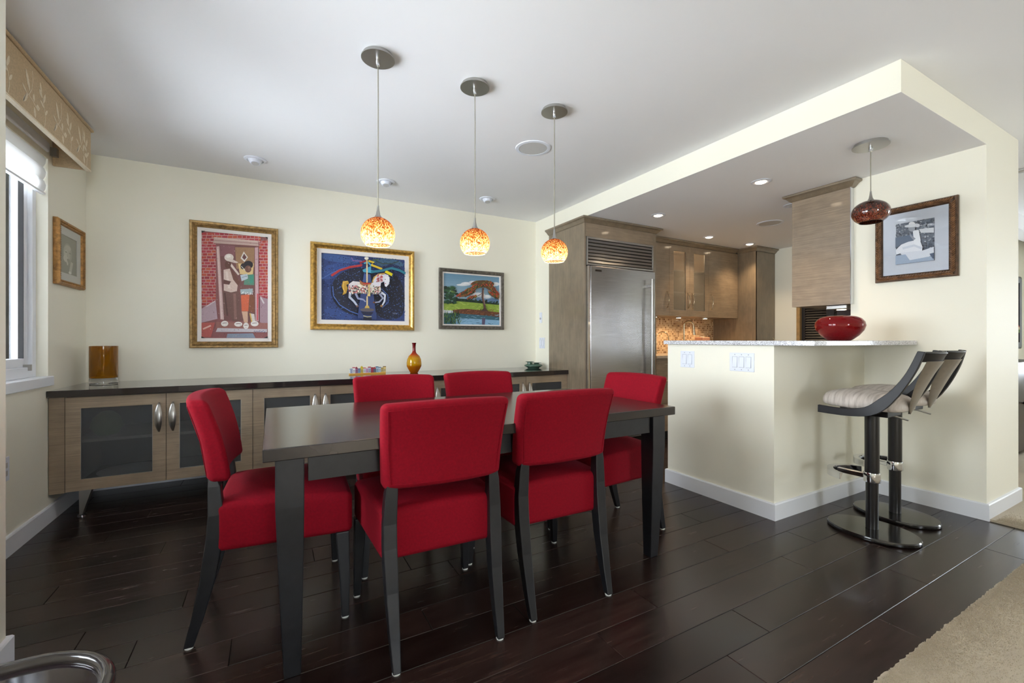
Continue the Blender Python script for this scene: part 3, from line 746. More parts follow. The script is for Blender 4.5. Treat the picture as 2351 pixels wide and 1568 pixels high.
# green dish with two little stands
MAT['celadon'] = plain('celadon_glaze', rgb(70, 98, 82), 0.12, coat=0.4)
gd = empty('green_dish', 'shallow green glazed dish holding two small pedestals', 'dish', (2.45, 3.985, SBZ))
MB().lathe([(0.0, 0), (0.06, 0.0), (0.064, 0.006), (0.098, 0.022), (0.096, 0.034), (0.085, 0.042), (0.078, 0.036), (0.0, 0.014)], 40).build('bowl', 'celadon', gd, smooth=50)
for (x, z0, z1, r) in ((-0.045, 0.02, 0.068, 0.047), (0.04, 0.02, 0.055, 0.049)):
    p = MB().lathe([(0.0, z0), (0.026, z0), (0.027, z1 - 0.006), (0.0, z1 - 0.006)], 28, (x, 0.0, 0)).build('pedestal', 'celadon', gd, smooth=40)
    MB().lathe([(0.0, z1 - 0.0058), (0.03, z1 - 0.005), (r, z1), (r - 0.002, z1 + 0.004), (0.0, z1 - 0.001)], 32, (x, 0.0, 0)).build('rim', 'celadon', p, smooth=40)

# ================================================================== PICTURES
class Paint:
    """flat coloured shapes laid over one another on a canvas; coordinates are given on a traced quad"""
    def __init__(s, tl, tr, br, bl, w, h):
        s.q = (tl, tr, br, bl); s.w, s.h = w, h; s.v = []; s.f = []; s.c = []; s.k = 0
    def uv(s, x, y):
        tl, tr, br, bl = s.q
        u = (x - (tl[0] + bl[0]) / 2) / ((tr[0] + br[0]) / 2 - (tl[0] + bl[0]) / 2)
        yt = tl[1] + (tr[1] - tl[1]) * u; yb = bl[1] + (br[1] - bl[1]) * u
        return u, 1 - (y - yt) / (yb - yt)
    def poly(s, pts, col, raw=False):
        o = len(s.v); s.k += 1
        for p in pts:
            u, v = p if raw else s.uv(*p)
            u = min(max(u, 0), 1); v = min(max(v, 0), 1)
            s.v.append(((u - 0.5) * s.w, -0.00003 * s.k, (v - 0.5) * s.h))
        s.f.append(tuple(range(o, o + len(pts)))); s.c.append(rgb(*[min(255, max(0, c)) for c in col]))
    def ell(s, cx, cy, rx, ry, col, rot=0, n=16):
        c, sn = math.cos(rot), math.sin(rot)
        s.poly([(cx + rx * math.cos(t) * c - ry * math.sin(t) * sn, cy + rx * math.cos(t) * sn + ry * math.sin(t) * c) for t in [2 * PI * i / n for i in range(n)]], col)
    def stroke(s, pts, w, col, w2=None):
        L, R = [], []; n = len(pts); w2 = w if w2 is None else w2
        for i, p in enumerate(pts):
            a = Vector(pts[max(0, i - 1)]); b = Vector(pts[min(n - 1, i + 1)]); d = (b - a).normalized(); nn = Vector((-d.y, d.x)) * (w + (w2 - w) * i / max(1, n - 1)) / 2
            L.append((p[0] + nn.x, p[1] + nn.y)); R.append((p[0] - nn.x, p[1] - nn.y))
        for i in range(n - 1): s.poly([L[i], L[i + 1], R[i + 1], R[i]], col)
    def speck(s, n, x0, x1, y0, y1, cols, r0, r1, rnd, asp=1.0, rot=0.0, test=None):
        for i in range(n):
            x, y = rnd.uniform(x0, x1), rnd.uniform(y0, y1)
            if test and not test(x, y): continue
            r = rnd.uniform(r0, r1); c = rnd.choice(cols); s.ell(x, y, r, r * asp, c, rot + rnd.uniform(-.4, .4), 6)
    def build(s, name, mat, parent):
        me = bpy.data.meshes.new(name); me.from_pydata(s.v, [], s.f); me.materials.append(MAT[mat])
        at = me.color_attributes.new('Col', 'FLOAT_COLOR', 'CORNER'); li = 0
        for p, c in zip(me.polygons, s.c):
            for _ in p.loop_indices: at.data[li].color = c; li += 1
        o = bpy.data.objects.new(name, me); C.objects.link(o); o.parent = parent; return o

def frame_ring(w, h, prof):
    """mitred rectangular moulding; prof = (inset from outer edge, depth towards viewer); face looks to -Y"""
    mb = MB(); n = len(prof); cs = [(-1, -1), (1, -1), (1, 1), (-1, 1)]; vs = []
    for sx, sz in cs:
        for i, d in prof: vs.append((sx * (w / 2 - i), -d, sz * (h / 2 - i)))
    fs = []
    for a in range(4):
        b = (a + 1) % 4
        for j in range(n):
            j2 = (j + 1) % n; fs.append((a * n + j, b * n + j, b * n + j2, a * n + j2))
    mb.add(vs, fs); return mb

def beads(w, h, inset, depth, r, step):
    mb = MB()
    def b(x, z): mb.add([(x - r, -depth, z), (x, -depth, z - r), (x + r, -depth, z), (x, -depth, z + r), (x, -depth - r, z)], [(0, 1, 4), (1, 2, 4), (2, 3, 4), (3, 0, 4)])
    W2, H2 = w / 2 - inset, h / 2 - inset
    for i in range(int(2 * W2 / step) + 1):
        for sz in (-1, 1): b(-W2 + i * step, sz * H2)
    for i in range(int(2 * H2 / step) + 1):
        for sx in (-1, 1): b(sx * W2, -H2 + i * step)
    return mb

def leaf_relief(w, h, inset=0.023, depth=0.0305):
    """overlapping slanted leaves along the middle of a carved frame"""
    mb = MB(); L, wd, hh = 0.017, 0.0058, 0.006
    def leaf(x, z, a):
        c, s_ = math.cos(a), math.sin(a); vs = []
        for t, k in ((-1, 0.0), (-0.5, 0.9), (0.1, 1.0), (0.6, 0.6), (1, 0.0)):
            for q in (-1, 0, 1):
                u, v = t * L, q * wd * k; vs.append((x + u * c - v * s_, -depth - (hh * (1 - abs(q)) * max(0.25, k)), z + u * s_ + v * c))
        mb.add(vs, [(3 * i + j, 3 * i + j + 1, 3 * i + j + 4, 3 * i + j + 3) for i in range(4) for j in range(2)])
    W2, H2 = w / 2 - inset, h / 2 - inset; st = 0.0135
    for i in range(int(2 * W2 / st)):
        for sz in (-1, 1): leaf(-W2 + (i + .5) * st, sz * H2 + 0.004, 0.75); leaf(-W2 + i * st, sz * H2 - 0.006, -0.5)
    for i in range(int(2 * H2 / st)):
        for sx in (-1, 1): leaf(sx * W2 + 0.004, -H2 + (i + .5) * st, 0.8); leaf(sx * W2 - 0.006, -H2 + i * st, 2.2)
    return mb

def picture(name, label, loc, rz, w, h, fmat, prof, lw, lmat, art, cat='painting', bead=None, glass=False, ldepth=0.016):
    p = empty(name, label, cat, loc, rz)
    f = frame_ring(w, h, prof).build('frame', fmat, p, smooth=30)
    fw = max(i for i, d in prof)
    if bead == 'carved': leaf_relief(w, h).build('carved_relief', 'bronze_highlight', f, smooth=50)
    elif bead: beads(w, h, *bead).build('bead_moulding', fmat, f)
    iw, ih = w - 2 * fw, h - 2 * fw
    frame_ring(iw + 0.006, ih + 0.006, [(0, 0.001), (0, ldepth), (lw, ldepth - 0.004), (lw, 0.001)]).build('liner', lmat, p)
    cw, ch = iw + 0.006 - 2 * lw, ih + 0.006 - 2 * lw
    bx(-cw / 2 - 0.002, cw / 2 + 0.002, -0.004, 0.0, -ch / 2 - 0.002, ch / 2 + 0.002).build('backing', 'matboard', p)
    a = art(cw, ch, p); a.location = (0, -0.0045, 0)
    if glass: bx(-iw / 2, iw / 2, -ldepth - 0.004, -ldepth - 0.002, -ih / 2, ih / 2).build('picture_glass', 'pane', p)
    return p

def art_door(w, h, par):
    r = random.Random(1)
    P = Paint((207, 195), (950, 265), (940, 1402), (192, 1402), w, h)
    P.poly([(0, 0), (1, 0), (1, 1), (0, 1)], (150, 92, 92), True)
    for (x0, x1, y0, y1) in ((200, 352, 215, 1040), (842, 950, 300, 940), (300, 860, 215, 320)):
        P.poly([(x0, y0), (x1, y0), (x1, y1), (x0, y1)], (206, 160, 154))
        y = y0; k = 0
        while y < y1 - 8:
            x = x0 - (k % 2) * 30 - r.uniform(0, 12)
            while x < x1:
                ww = r.uniform(44, 66); c = r.choice([(178, 52, 56), (192, 74, 60), (200, 90, 62), (164, 44, 58), (186, 62, 74)])
                a, b = max(x, x0), min(x + ww - 7, x1)
                if b - a > 4: P.poly([(a, y + r.uniform(-2, 2)), (b, y + r.uniform(-2, 2)), (b, y + 25), (a, y + 25 + r.uniform(-2, 2))], c)
                x += ww
            y += 33; k += 1
    P.poly([(395, 340), (800, 365), (805, 1205), (430, 1205)], (124, 80, 76))
    P.poly([(400, 345), (560, 360), (560, 470), (400, 480)], (142, 92, 96))
    P.poly([(330, 262), (830, 302), (838, 362), (330, 332)], (206, 176, 166)); P.stroke([(335, 300), (830, 335)], 8, (176, 132, 128)); P.stroke([(340, 275), (820, 312)], 7, (226, 204, 194))
    P.poly([(358, 370), (390, 366), (442, 1195), (402, 1190)], (214, 180, 176)); P.stroke([(372, 380), (418, 1180)], 7, (236, 214, 208))
    P.poly([(792, 380), (832, 376), (838, 1210), (800, 1206)], (208, 168, 172)); P.stroke([(826, 900), (822, 1200)], 16, (212, 84, 92))
    P.poly([(566, 376), (786, 380), (786, 600), (580, 620)], (166, 126, 92)); P.poly([(600, 560), (780, 560), (770, 690), (620, 680)], (226, 196, 138))
    P.poly([(664, 424), (712, 490), (672, 542), (628, 500)], (232, 226, 218)); P.poly([(668, 448), (698, 490), (672, 520), (644, 492)], (110, 70, 70))
    # man in cap
    P.poly([(430, 880), (612, 876), (622, 1210), (540, 1212), (500, 1120), (440, 1130)], (120, 84, 76)); P.stroke([(560, 900), (570, 1190)], 30, (146, 104, 98)); P.stroke([(450, 890), (480, 1150)], 18, (96, 62, 58))
    P.poly([(438, 632), (505, 618), (552, 742), (596, 800), (586, 872), (520, 886), (440, 866)], (222, 196, 184)); P.stroke([(470, 650), (500, 840)], 26, (236, 216, 206))
    P.poly([(498, 590), (560, 670), (624, 770), (600, 812), (545, 742)], (118, 74, 62)); P.poly([(440, 742), (520, 762), (500, 800), (436, 790)], (108, 66, 58))
    P.ell(488, 575, 38, 46, (104, 64, 54)); P.poly([(525, 560), (616, 680), (600, 694), (515, 590)], (226, 206, 196))
    P.ell(498, 492, 52, 42, (232, 218, 208)); P.poly([(520, 505), (604, 548), (570, 556), (470, 530)], (222, 206, 196)); P.ell(490, 480, 26, 18, (246, 238, 230))
    # girl
    P.poly([(632, 918), (734, 908), (724, 1098), (640, 1098)], (222, 106, 70)); P.poly([(730, 908), (784, 918), (788, 1112), (716, 1102)], (136, 82, 58))
    P.poly([(624, 852), (770, 842), (770, 890), (630, 906)], (168, 184, 188)); P.speck(14, 630, 770, 880, 905, [(226, 226, 226)], 6, 9, r)
    P.poly([(676, 690), (784, 680), (784, 804), (664, 800)], (96, 142, 122)); P.poly([(730, 694), (774, 690), (772, 780), (736, 786)], (70, 150, 128))
    P.poly([(624, 690), (706, 676), (712, 730), (640, 760)], (196, 206, 214)); P.stroke([(640, 720), (700, 700)], 8, (150, 164, 180))
    P.ell(716, 575, 56, 46, (44, 38, 42)); P.ell(655, 592, 28, 34, (50, 42, 44)); P.ell(714, 622, 38, 40, (120, 80, 66)); P.ell(726, 606, 16, 12, (150, 108, 92)); P.stroke([(636, 590), (680, 640)], 7, (232, 224, 214))
    P.poly([(640, 1100), (710, 1100), (712, 1230), (668, 1230)], (218, 176, 150)); P.poly([(730, 1120), (786, 1130), (800, 1230), (756, 1230)], (226, 214, 206)); P.stroke([(736, 1120), (760, 1230)], 14, (220, 180, 90))
    P.poly([(245, 1040), (350, 975), (372, 1185), (195, 1228), (200, 1072)], (192, 164, 174)); P.stroke([(250, 1048), (345, 985)], 12, (222, 206, 210)); P.poly([(852, 930), (946, 960), (944, 1252), (850, 1222)], (172, 142, 152)); P.stroke([(860, 940), (900, 1010)], 16, (216, 206, 210))
    P.poly([(195, 1230), (345, 1225), (300, 1390), (190, 1390)], (190, 92, 84)); P.stroke([(215, 1300), (300, 1260)], 18, (222, 176, 166))
    P.poly([(350, 1220), (945, 1230), (945, 1300), (360, 1290)], (160, 104, 96)); P.poly([(372, 1288), (936, 1300), (936, 1334), (352, 1332)], (206, 198, 204)); P.poly([(480, 1352), (770, 1346), (800, 1398), (470, 1398)], (140, 150, 168))
    for e in ((450, 1238, 40, 32), (602, 1244, 46, 28), (690, 1262, 32, 36), (790, 1238, 46, 30)): P.ell(*e, (238, 232, 226)); P.stroke([(e[0] - e[2] * .6, e[1] - 4), (e[0] + e[2] * .6, e[1] - 8)], 7, (150, 120, 118))
    for i in range(7): P.stroke([(780 + i * 20, 1335 + r.uniform(-8, 8)), (794 + i * 20, 1318 + r.uniform(-8, 8))], 5, (60, 70, 130))
    P.speck(260, 200, 940, 230, 1390, [(206, 170, 166), (130, 74, 76), (180, 120, 116), (110, 66, 64)], 3, 8, r, 0.4, 1.2)
    for q in ([(200, 190), (240, 197), (203, 222)], [(960, 268), (915, 262), (956, 292)], [(190, 1404), (240, 1404), (192, 1382)], [(945, 1404), (890, 1404), (944, 1380)]): P.poly(q, (26, 20, 22))
    return P.build('canvas', 'paint', par)

def art_horse(w, h, par):
    r = random.Random(2)
    P = Paint((262, 272), (1570, 372), (1575, 1335), (262, 1322), w, h)
    P.poly([(0, 0), (1, 0), (1, 1), (0, 1)], (46, 66, 122), True)
    P.ell(520, 360, 320, 60, (62, 92, 150), .15); P.ell(1300, 420, 260, 70, (74, 110, 140), .1)
    P.ell(420, 560, 260, 110, (54, 82, 146), -.3); P.ell(1350, 850, 330, 420, (40, 50, 92))
    P.ell(850, 880, 450, 380, (34, 38, 58), .1, 32); P.ell(1420, 900, 150, 330, (32, 34, 50), -.25, 24); P.ell(300, 900, 60, 220, (40, 60, 116))
    P.ell(1060, 1060, 230, 190, (52, 66, 110), .2, 24); P.ell(1040, 1020, 215, 180, (36, 38, 56), .2, 24)
    P.ell(1330, 1190, 220, 120, (34, 38, 58)); P.ell(520, 1240, 230, 70, (52, 78, 140), .35)
    P.speck(1500, 265, 1570, 330, 1320, [(70, 100, 168), (28, 34, 60), (24, 26, 44), (88, 120, 182), (40, 54, 104)], 4, 8, r)
    P.stroke([(262, 690), (400, 600), (560, 520), (760, 468)], 10, (84, 118, 186)); P.stroke([(420, 800), (430, 950), (520, 1090), (680, 1190), (850, 1250)], 12, (78, 112, 190)); P.stroke([(1150, 820), (1270, 930), (1280, 1040), (1180, 1130)], 10, (76, 108, 180))
    P.poly([(840, 900), (1040, 920), (1090, 1310), (790, 1300)], (48, 66, 118)); P.poly([(890, 600), (990, 610), (1010, 740), (870, 730)], (60, 84, 140))
    # ribbons
    P.stroke([(400, 640), (520, 555), (680, 500), (860, 470)], 34, (176, 48, 48)); P.stroke([(860, 470), (830, 430), (920, 400)], 30, (158, 40, 48))
    P.stroke([(700, 350), (720, 400), (860, 405)], 14, (140, 110, 170)); P.stroke([(960, 400), (1050, 425), (1000, 460), (1180, 525)], 32, (224, 190, 40)); P.stroke([(1230, 560), (1345, 615)], 44, (232, 214, 20))
    P.poly([(868, 540), (1000, 480), (1000, 545), (1150, 560), (1010, 590), (880, 575)], (70, 160, 190)); P.stroke([(1000, 575), (1200, 545), (1330, 510), (1460, 540), (1568, 590)], 38, (40, 120, 140)); P.stroke([(1080, 400), (1180, 440), (1340, 440), (1450, 400)], 16, (56, 74, 70)); P.stroke([(890, 440), (950, 420), (1000, 470)], 24, (84, 170, 200))
    P.stroke([(1020, 385), (1120, 375)], 14, (80, 110, 80))
    P.stroke([(936, 350), (938, 760)], 22, (214, 180, 110)); P.ell(930, 360, 34, 22, (240, 232, 214)); P.stroke([(940, 950), (940, 1120)], 22, (206, 170, 96))
    for i in range(22): P.stroke([(926, 480 + i * 12), (950, 474 + i * 12)], 5, (250, 240, 210)); P.stroke([(928, 965 + i * 7), (952, 960 + i * 7)], 3, (250, 236, 200))
    P.poly([(915, 1100), (965, 1100), (985, 1155), (895, 1150)], (214, 176, 84)); P.ell(940, 1165, 110, 28, (96, 88, 92)); P.poly([(840, 1190), (1040, 1200), (1000, 1250), (880, 1245)], (24, 30, 60)); P.stroke([(880, 1258), (940, 1274), (1010, 1268)], 10, (200, 190, 130)); P.poly([(880, 1280), (1010, 1285), (1010, 1325), (880, 1320)], (20, 22, 36))
    # horse
    P.poly([(650, 720), (570, 720), (550, 800), (580, 880), (560, 940), (620, 910), (640, 830), (620, 780), (660, 760)], (196, 150, 50)); P.stroke([(640, 720), (580, 740), (575, 830), (600, 900)], 12, (232, 196, 96))
    P.stroke([(680, 900), (670, 970), (740, 1040), (790, 1110)], 44, (190, 196, 216), 26); P.stroke([(760, 910), (800, 990), (880, 1005), (915, 1040)], 36, (150, 156, 190), 20); P.ell(785, 1110, 20, 16, (120, 88, 76))
    P.stroke([(1130, 900), (1190, 980), (1130, 1040), (1050, 1050)], 36, (160, 164, 190), 18); P.stroke([(1160, 890), (1225, 930), (1215, 1030), (1175, 1100)], 38, (216, 218, 230), 22); P.ell(1168, 1102, 22, 18, (160, 120, 76)); P.ell(1048, 1048, 20, 14, (110, 66, 40))
    P.poly([(655, 770), (720, 720), (820, 730), (960, 780), (1050, 720), (1130, 770), (1160, 850), (1150, 910), (1040, 920), (900, 910), (770, 910), (670, 890), (648, 830)], (228, 220, 220))
    P.poly([(1030, 740), (1060, 660), (1130, 610), (1210, 595), (1280, 620), (1300, 690), (1290, 760), (1245, 806), (1220, 790), (1210, 720), (1160, 740), (1150, 800), (1060, 790)], (226, 222, 230)); P.poly([(1225, 640), (1300, 650), (1300, 720), (1240, 800), (1215, 740)], (238, 236, 240)); P.ell(1228, 686, 9, 6, (40, 36, 50)); P.ell(1232, 752, 10, 6, (190, 60, 70))
    P.stroke([(1020, 740), (1050, 660), (1120, 610), (1220, 596)], 26, (186, 146, 70)); P.stroke([(1030, 720), (1080, 640), (1160, 606)], 10, (240, 224, 170))
    P.speck(34, 1090, 1180, 620, 730, [(204, 96, 106), (226, 190, 190), (160, 70, 70)], 9, 17, r)
    P.poly([(820, 695), (850, 730), (940, 750), (1010, 740), (990, 790), (900, 800), (830, 770)], (170, 110, 60)); P.poly([(835, 708), (880, 745), (1000, 742), (960, 765), (880, 765)], (190, 56, 46)); P.stroke([(790, 740), (860, 790), (960, 800), (1000, 770)], 12, (236, 220, 196))
    P.speck(240, 660, 1150, 790, 915, [(250, 246, 236), (240, 226, 200), (206, 100, 96), (224, 150, 150), (96, 110, 76), (250, 244, 220), (70, 60, 70)], 8, 15, r, test=lambda x, y: y > 770 + (x - 900) ** 2 * 0.0001)
    P.stroke([(965, 770), (970, 930)], 22, (216, 190, 120)); P.poly([(940, 920), (985, 920), (985, 955), (940, 950)], (226, 200, 130))
    for i in range(6): P.stroke([(1345 + i * 12, 1200 + (i % 2) * 18), (1358 + i * 12, 1232 - (i % 2) * 8)], 4, (150, 160, 190))
    return P.build('canvas', 'paint', par)

def art_tree(w, h, par):
    r = random.Random(5)
    P = Paint((285, 238), (1458, 325), (1447, 1352), (278, 1335), w, h)
    for i in range(12):
        t = i / 11.0; P.poly([(0, .42 + .58 * (1 - i / 12)), (1, .42 + .58 * (1 - i / 12)), (1, .42), (0, .42)], (112 + 60 * t, 152 + 46 * t, 178 + 34 * t), True)
    for (x, y, a, b) in ((740, 465, 110, 40), (880, 440, 90, 40), (660, 490, 120, 26), (1370, 470, 90, 44), (1300, 500, 80, 24), (980, 700, 160, 50), (1180, 740, 90, 40)): P.ell(x, y, a, b, (222, 228, 232)); P.ell(x + 10, y - 12, a * .6, b * .5, (240, 242, 244))
    P.poly([(560, 830), (760, 780), (900, 800), (1000, 755), (1060, 790), (1200, 790), (1300, 770), (1460, 810), (1460, 900), (560, 860)], (104, 134, 172))
    P.poly([(540, 780), (700, 790), (1060, 840), (1450, 890), (1450, 925), (540, 840)], (30, 52, 40)); P.speck(90, 550, 1450, 800, 900, [(26, 48, 36), (44, 74, 50)], 10, 22, r, 1.3, test=lambda x, y: abs(y - (790 + (x - 540) * .1)) < 26)
    P.poly([(278, 880), (560, 840), (1450, 920), (1450, 1080), (278, 1030)], (150, 176, 70)); P.speck(120, 300, 1440, 870, 1050, [(170, 196, 84), (128, 160, 60), (186, 204, 100)], 14, 40, r, 0.25, 0.07, test=lambda x, y: y > 860 + (x - 560) * .09)
    P.poly([(460, 1030), (760, 1005), (1100, 1045), (1450, 1080), (1450, 1180), (1100, 1150), (480, 1110)], (110, 66, 44)); P.speck(110, 480, 1440, 1020, 1150, [(140, 88, 56), (88, 50, 38), (160, 104, 66)], 10, 26, r, 0.3, -.5)
    P.poly([(278, 1100), (480, 1100), (1100, 1145), (1450, 1180), (1450, 1360), (278, 1360)], (58, 104, 122)); P.poly([(500, 1200), (1450, 1250), (1450, 1360), (480, 1360)], (138, 182, 214)); P.speck(60, 500, 1440, 1130, 1340, [(84, 140, 168), (160, 200, 226), (44, 84, 100)], 16, 50, r, 0.12); P.poly([(1065, 1200), (1140, 1205), (1125, 1345), (1065, 1345)], (98, 88, 116))
    # bushes left
    for i in range(60): P.ell(r.uniform(285, 540), r.uniform(540, 880), r.uniform(20, 46), r.uniform(16, 36), r.choice([(28, 58, 40), (36, 74, 50), (22, 44, 36), (52, 92, 60)]))
    for a in (-2.8, -2.4, -2.0, -1.6, -1.2, -0.8, -0.4, 0.1): P.stroke([(440, 570), (440 + 50 * math.cos(a), 570 + 60 * math.sin(a)), (440 + 105 * math.cos(a), 585 + 80 * math.sin(a))], 18, (50, 92, 54), 4)
    for a in (-2.6, -2.0, -1.3, -0.6, 0.0): P.stroke([(440, 650), (440 + 40 * math.cos(a), 650 + 40 * math.sin(a)), (440 + 80 * math.cos(a), 670 + 60 * math.sin(a))], 14, (128, 158, 80), 3)
    for i in range(80):
        x, y = r.uniform(285, 600), r.uniform(1120, 1340); a = r.uniform(-2.4, -0.7); P.stroke([(x, y), (x + 60 * math.cos(a), y + 90 * math.sin(a))], 16, r.choice([(40, 74, 40), (70, 108, 52), (26, 50, 34), (110, 142, 70)]), 3)
    # flame tree
    P.stroke([(1085, 560), (1075, 760), (1110, 900), (1130, 1050)], 44, (98, 72, 66), 50); P.stroke([(1098, 600), (1092, 760), (1128, 920)], 12, (168, 140, 126)); P.poly([(1030, 1056), (1100, 990), (1145, 990), (1200, 1062)], (84, 58, 52)); P.stroke([(1070, 665), (1010, 705), (970, 725)], 12, (110, 84, 76))
    cl = [(1080, 470, 250, 80, 0), (1230, 540, 160, 60, .55), (820, 600, 150, 55, -.4), (660, 680, 140, 44, -.45), (850, 760, 110, 30, -.25), (1330, 640, 130, 55, .75), (1290, 700, 120, 40, .6), (950, 520, 130, 50, -.35), (1380, 740, 60, 50, .8), (780, 680, 150, 36, -.4)]
    for (x, y, a, b, t) in cl:
        P.ell(x, y, a, b, (96, 70, 44), t)
        for i in range(34):
            u, v = r.uniform(-1, 1), r.uniform(-1, 1)
            if u * u + v * v > 1: continue
            px = x + a * u * math.cos(t) - b * v * math.sin(t); py = y + a * u * math.sin(t) + b * v * math.cos(t)
            c = r.choice([(196, 66, 40), (206, 88, 50), (176, 50, 36), (120, 128, 60), (56, 66, 40), (150, 120, 60)]) if v < .2 else r.choice([(40, 60, 44), (96, 110, 56), (186, 80, 48)])
            P.ell(px, py, r.uniform(18, 34), r.uniform(6, 10), c, t + (.5 if x > 1080 else -.5), 8)
    return P.build('canvas', 'paint', par)

def art_hat(w, h, par):
    r = random.Random(8)
    P = Paint((497, 575), (1015, 482), (1020, 1062), (500, 1122), w, h)
    P.poly([(0, 0), (1, 0), (1, 1), (0, 1)], (98, 108, 124), True)
    P.speck(420, 497, 1020, 490, 900, [(58, 66, 82), (80, 90, 106), (150, 158, 170), (190, 196, 206), (44, 52, 66), (110, 122, 138)], 7, 16, r, 0.7)
    P.poly([(820, 640), (1016, 620), (1016, 690), (850, 690)], (206, 210, 216)); P.poly([(497, 760), (760, 700), (740, 790), (560, 860), (497, 900)], (90, 104, 124))
    P.poly([(505, 920), (580, 850), (680, 810), (830, 780), (870, 880), (860, 960), (700, 970), (590, 960), (510, 985)], (218, 222, 230)); P.stroke([(600, 900), (760, 860), (860, 900)], 30, (196, 204, 216))
    P.poly([(740, 660), (820, 650), (845, 790), (830, 870), (760, 840)], (224, 228, 234)); P.poly([(690, 660), (720, 720), (780, 770), (750, 790), (700, 730)], (140, 148, 160))
    P.ell(726, 632, 46, 40, (150, 156, 166)); P.ell(730, 570, 44, 30, (226, 228, 232)); P.ell(730, 592, 105, 22, (216, 220, 226), -.12); P.ell(800, 590, 34, 26, (206, 210, 218))
    P.poly([(560, 960), (870, 930), (1016, 880), (1018, 970), (960, 1010), (900, 1060), (660, 1060)], (206, 212, 222)); P.poly([(500, 1000), (640, 980), (700, 1060), (1018, 1000), (1018, 1062), (500, 1120)], (150, 166, 188)); P.poly([(960, 975), (1018, 960), (1018, 1040), (1000, 1040)], (70, 84, 106))
    return P.build('photograph', 'photo', par)

def art_portrait(w, h, par):
    r = random.Random(9)
    P = Paint((0, 0), (100, 0), (100, 160), (0, 160), w, h)
    P.poly([(0, 0), (1, 0), (1, 1), (0, 1)], (150, 150, 136), True)
    P.ell(46, 72, 27, 44, (164, 164, 150)); P.ell(42, 74, 21, 36, (178, 178, 164)); P.ell(38, 80, 13, 24, (190, 190, 176)); P.ell(48, 48, 17, 12, (184, 184, 170)); P.ell(34, 96, 14, 15, (196, 196, 182)); P.ell(50, 102, 14, 8, (156, 156, 142)); P.ell(42, 100, 7, 3, (140, 140, 126)); P.stroke([(38, 98), (46, 122)], 7, (198, 198, 186)); P.stroke([(72, 104), (64, 138), (60, 156)], 15, (188, 188, 174)); P.ell(60, 152, 9, 6, (214, 214, 202)); P.ell(60, 68, 8, 3, (148, 148, 134)); P.ell(36, 68, 7, 3, (148, 148, 134)); P.stroke([(46, 70), (44, 88)], 4, (170, 170, 156))
    return P.build('photograph', 'photo', par)

def mid(a, b): return (a + b) / 2
G1 = [(0, 0), (0, 0.022), (0.006, 0.03), (0.018, 0.026), (0.024, 0.034), (0.034, 0.03), (0.040, 0.022), (0.046, 0.024), (0.05, 0.018), (0.05, 0)]
picture('framed_painting', 'tall gold framed painting of a couple standing in a brick doorway', (-0.262, YB - 0.002, 1.514), 0, 0.607, 0.995, 'gold', G1, 0.030, 'linen', art_door, bead=(0.029, 0.032, 0.005, 0.0115))
G2 = [(0, 0), (0, 0.03), (0.008, 0.046), (0.024, 0.05), (0.038, 0.040), (0.044, 0.028), (0.052, 0.026), (0.052, 0)]
picture('framed_painting', 'wide gold framed painting of a carousel horse on dark blue', (0.744, YB - 0.002, 1.552), 0, 0.915, 0.766, 'gold_bright', G2, 0.040, 'linen', art_horse, bead=(0.044, 0.032, 0.006, 0.016), ldepth=0.022)
G3 = [(0, 0), (0, 0.022), (0.006, 0.032), (0.03, 0.026), (0.038, 0.014), (0.038, 0)]
picture('framed_painting', 'pewter framed landscape painting of a red flame tree by water', (1.82, YB - 0.002, 1.495), 0, 0.728, 0.612, 'pewter', G3, 0.015, 'linen', art_tree)
G4 = [(0, 0), (0, 0.02), (0.004, 0.026), (0.014, 0.024), (0.02, 0.032), (0.032, 0.034), (0.04, 0.024), (0.044, 0.014), (0.044, 0)]
picture('framed_photograph', 'black and white photo of a seated woman in sunhat in bronze frame', (XP - 0.002, 1.25, 1.73), -PI / 2, 0.424, 0.502, 'bronze_frame', G4, 0.072, 'matboard', art_hat, 'photograph', bead='carved', glass=True, ldepth=0.012)
G5 = [(0, 0), (0, 0.02), (0.008, 0.03), (0.02, 0.028), (0.03, 0.022), (0.034, 0.014), (0.034, 0)]
picture('framed_photograph', 'faded grey portrait photo in gilded wood frame beside the window', (XL + 0.002, 3.855, 1.624), PI / 2, 0.424, 0.405, 'gold_wood', G5, 0.052, 'matboard_grey', art_portrait, 'photograph', bead=(0.02, 0.027, 0.005, 0.011), ldepth=0.012)

# ================================================================== DINING TABLE
TX0, TX1, TY0, TY1, TZ = -0.027, 1.748, 1.503, 2.417, 0.75
tb = empty('dining_table', 'long black wooden dining table set with six red chairs', 'table', ((TX0 + TX1) / 2, (TY0 + TY1) / 2, 0))
hw, hd = (TX1 - TX0) / 2, (TY1 - TY0) / 2
bx(-hw, hw, -hd, hd, TZ - 0.04, TZ).build('tabletop', 'table_top', tb, bevel=0.003)
ins = 0.034; aw = 0.082
mb = MB()
ax, ay = hw - ins - 0.012, hd - ins - 0.012
mb.box(-ax + aw, ax - aw, -ay, -ay + 0.022, 0.625, TZ - 0.04).box(-ax + aw, ax - aw, ay - 0.022, ay, 0.625, TZ - 0.04)
mb.box(-ax, -ax + 0.022, -ay + aw, ay - aw, 0.625, TZ - 0.04).box(ax - 0.022, ax, -ay + aw, ay - aw, 0.625, TZ - 0.04)
mb.build('apron', 'black_wood', tb)
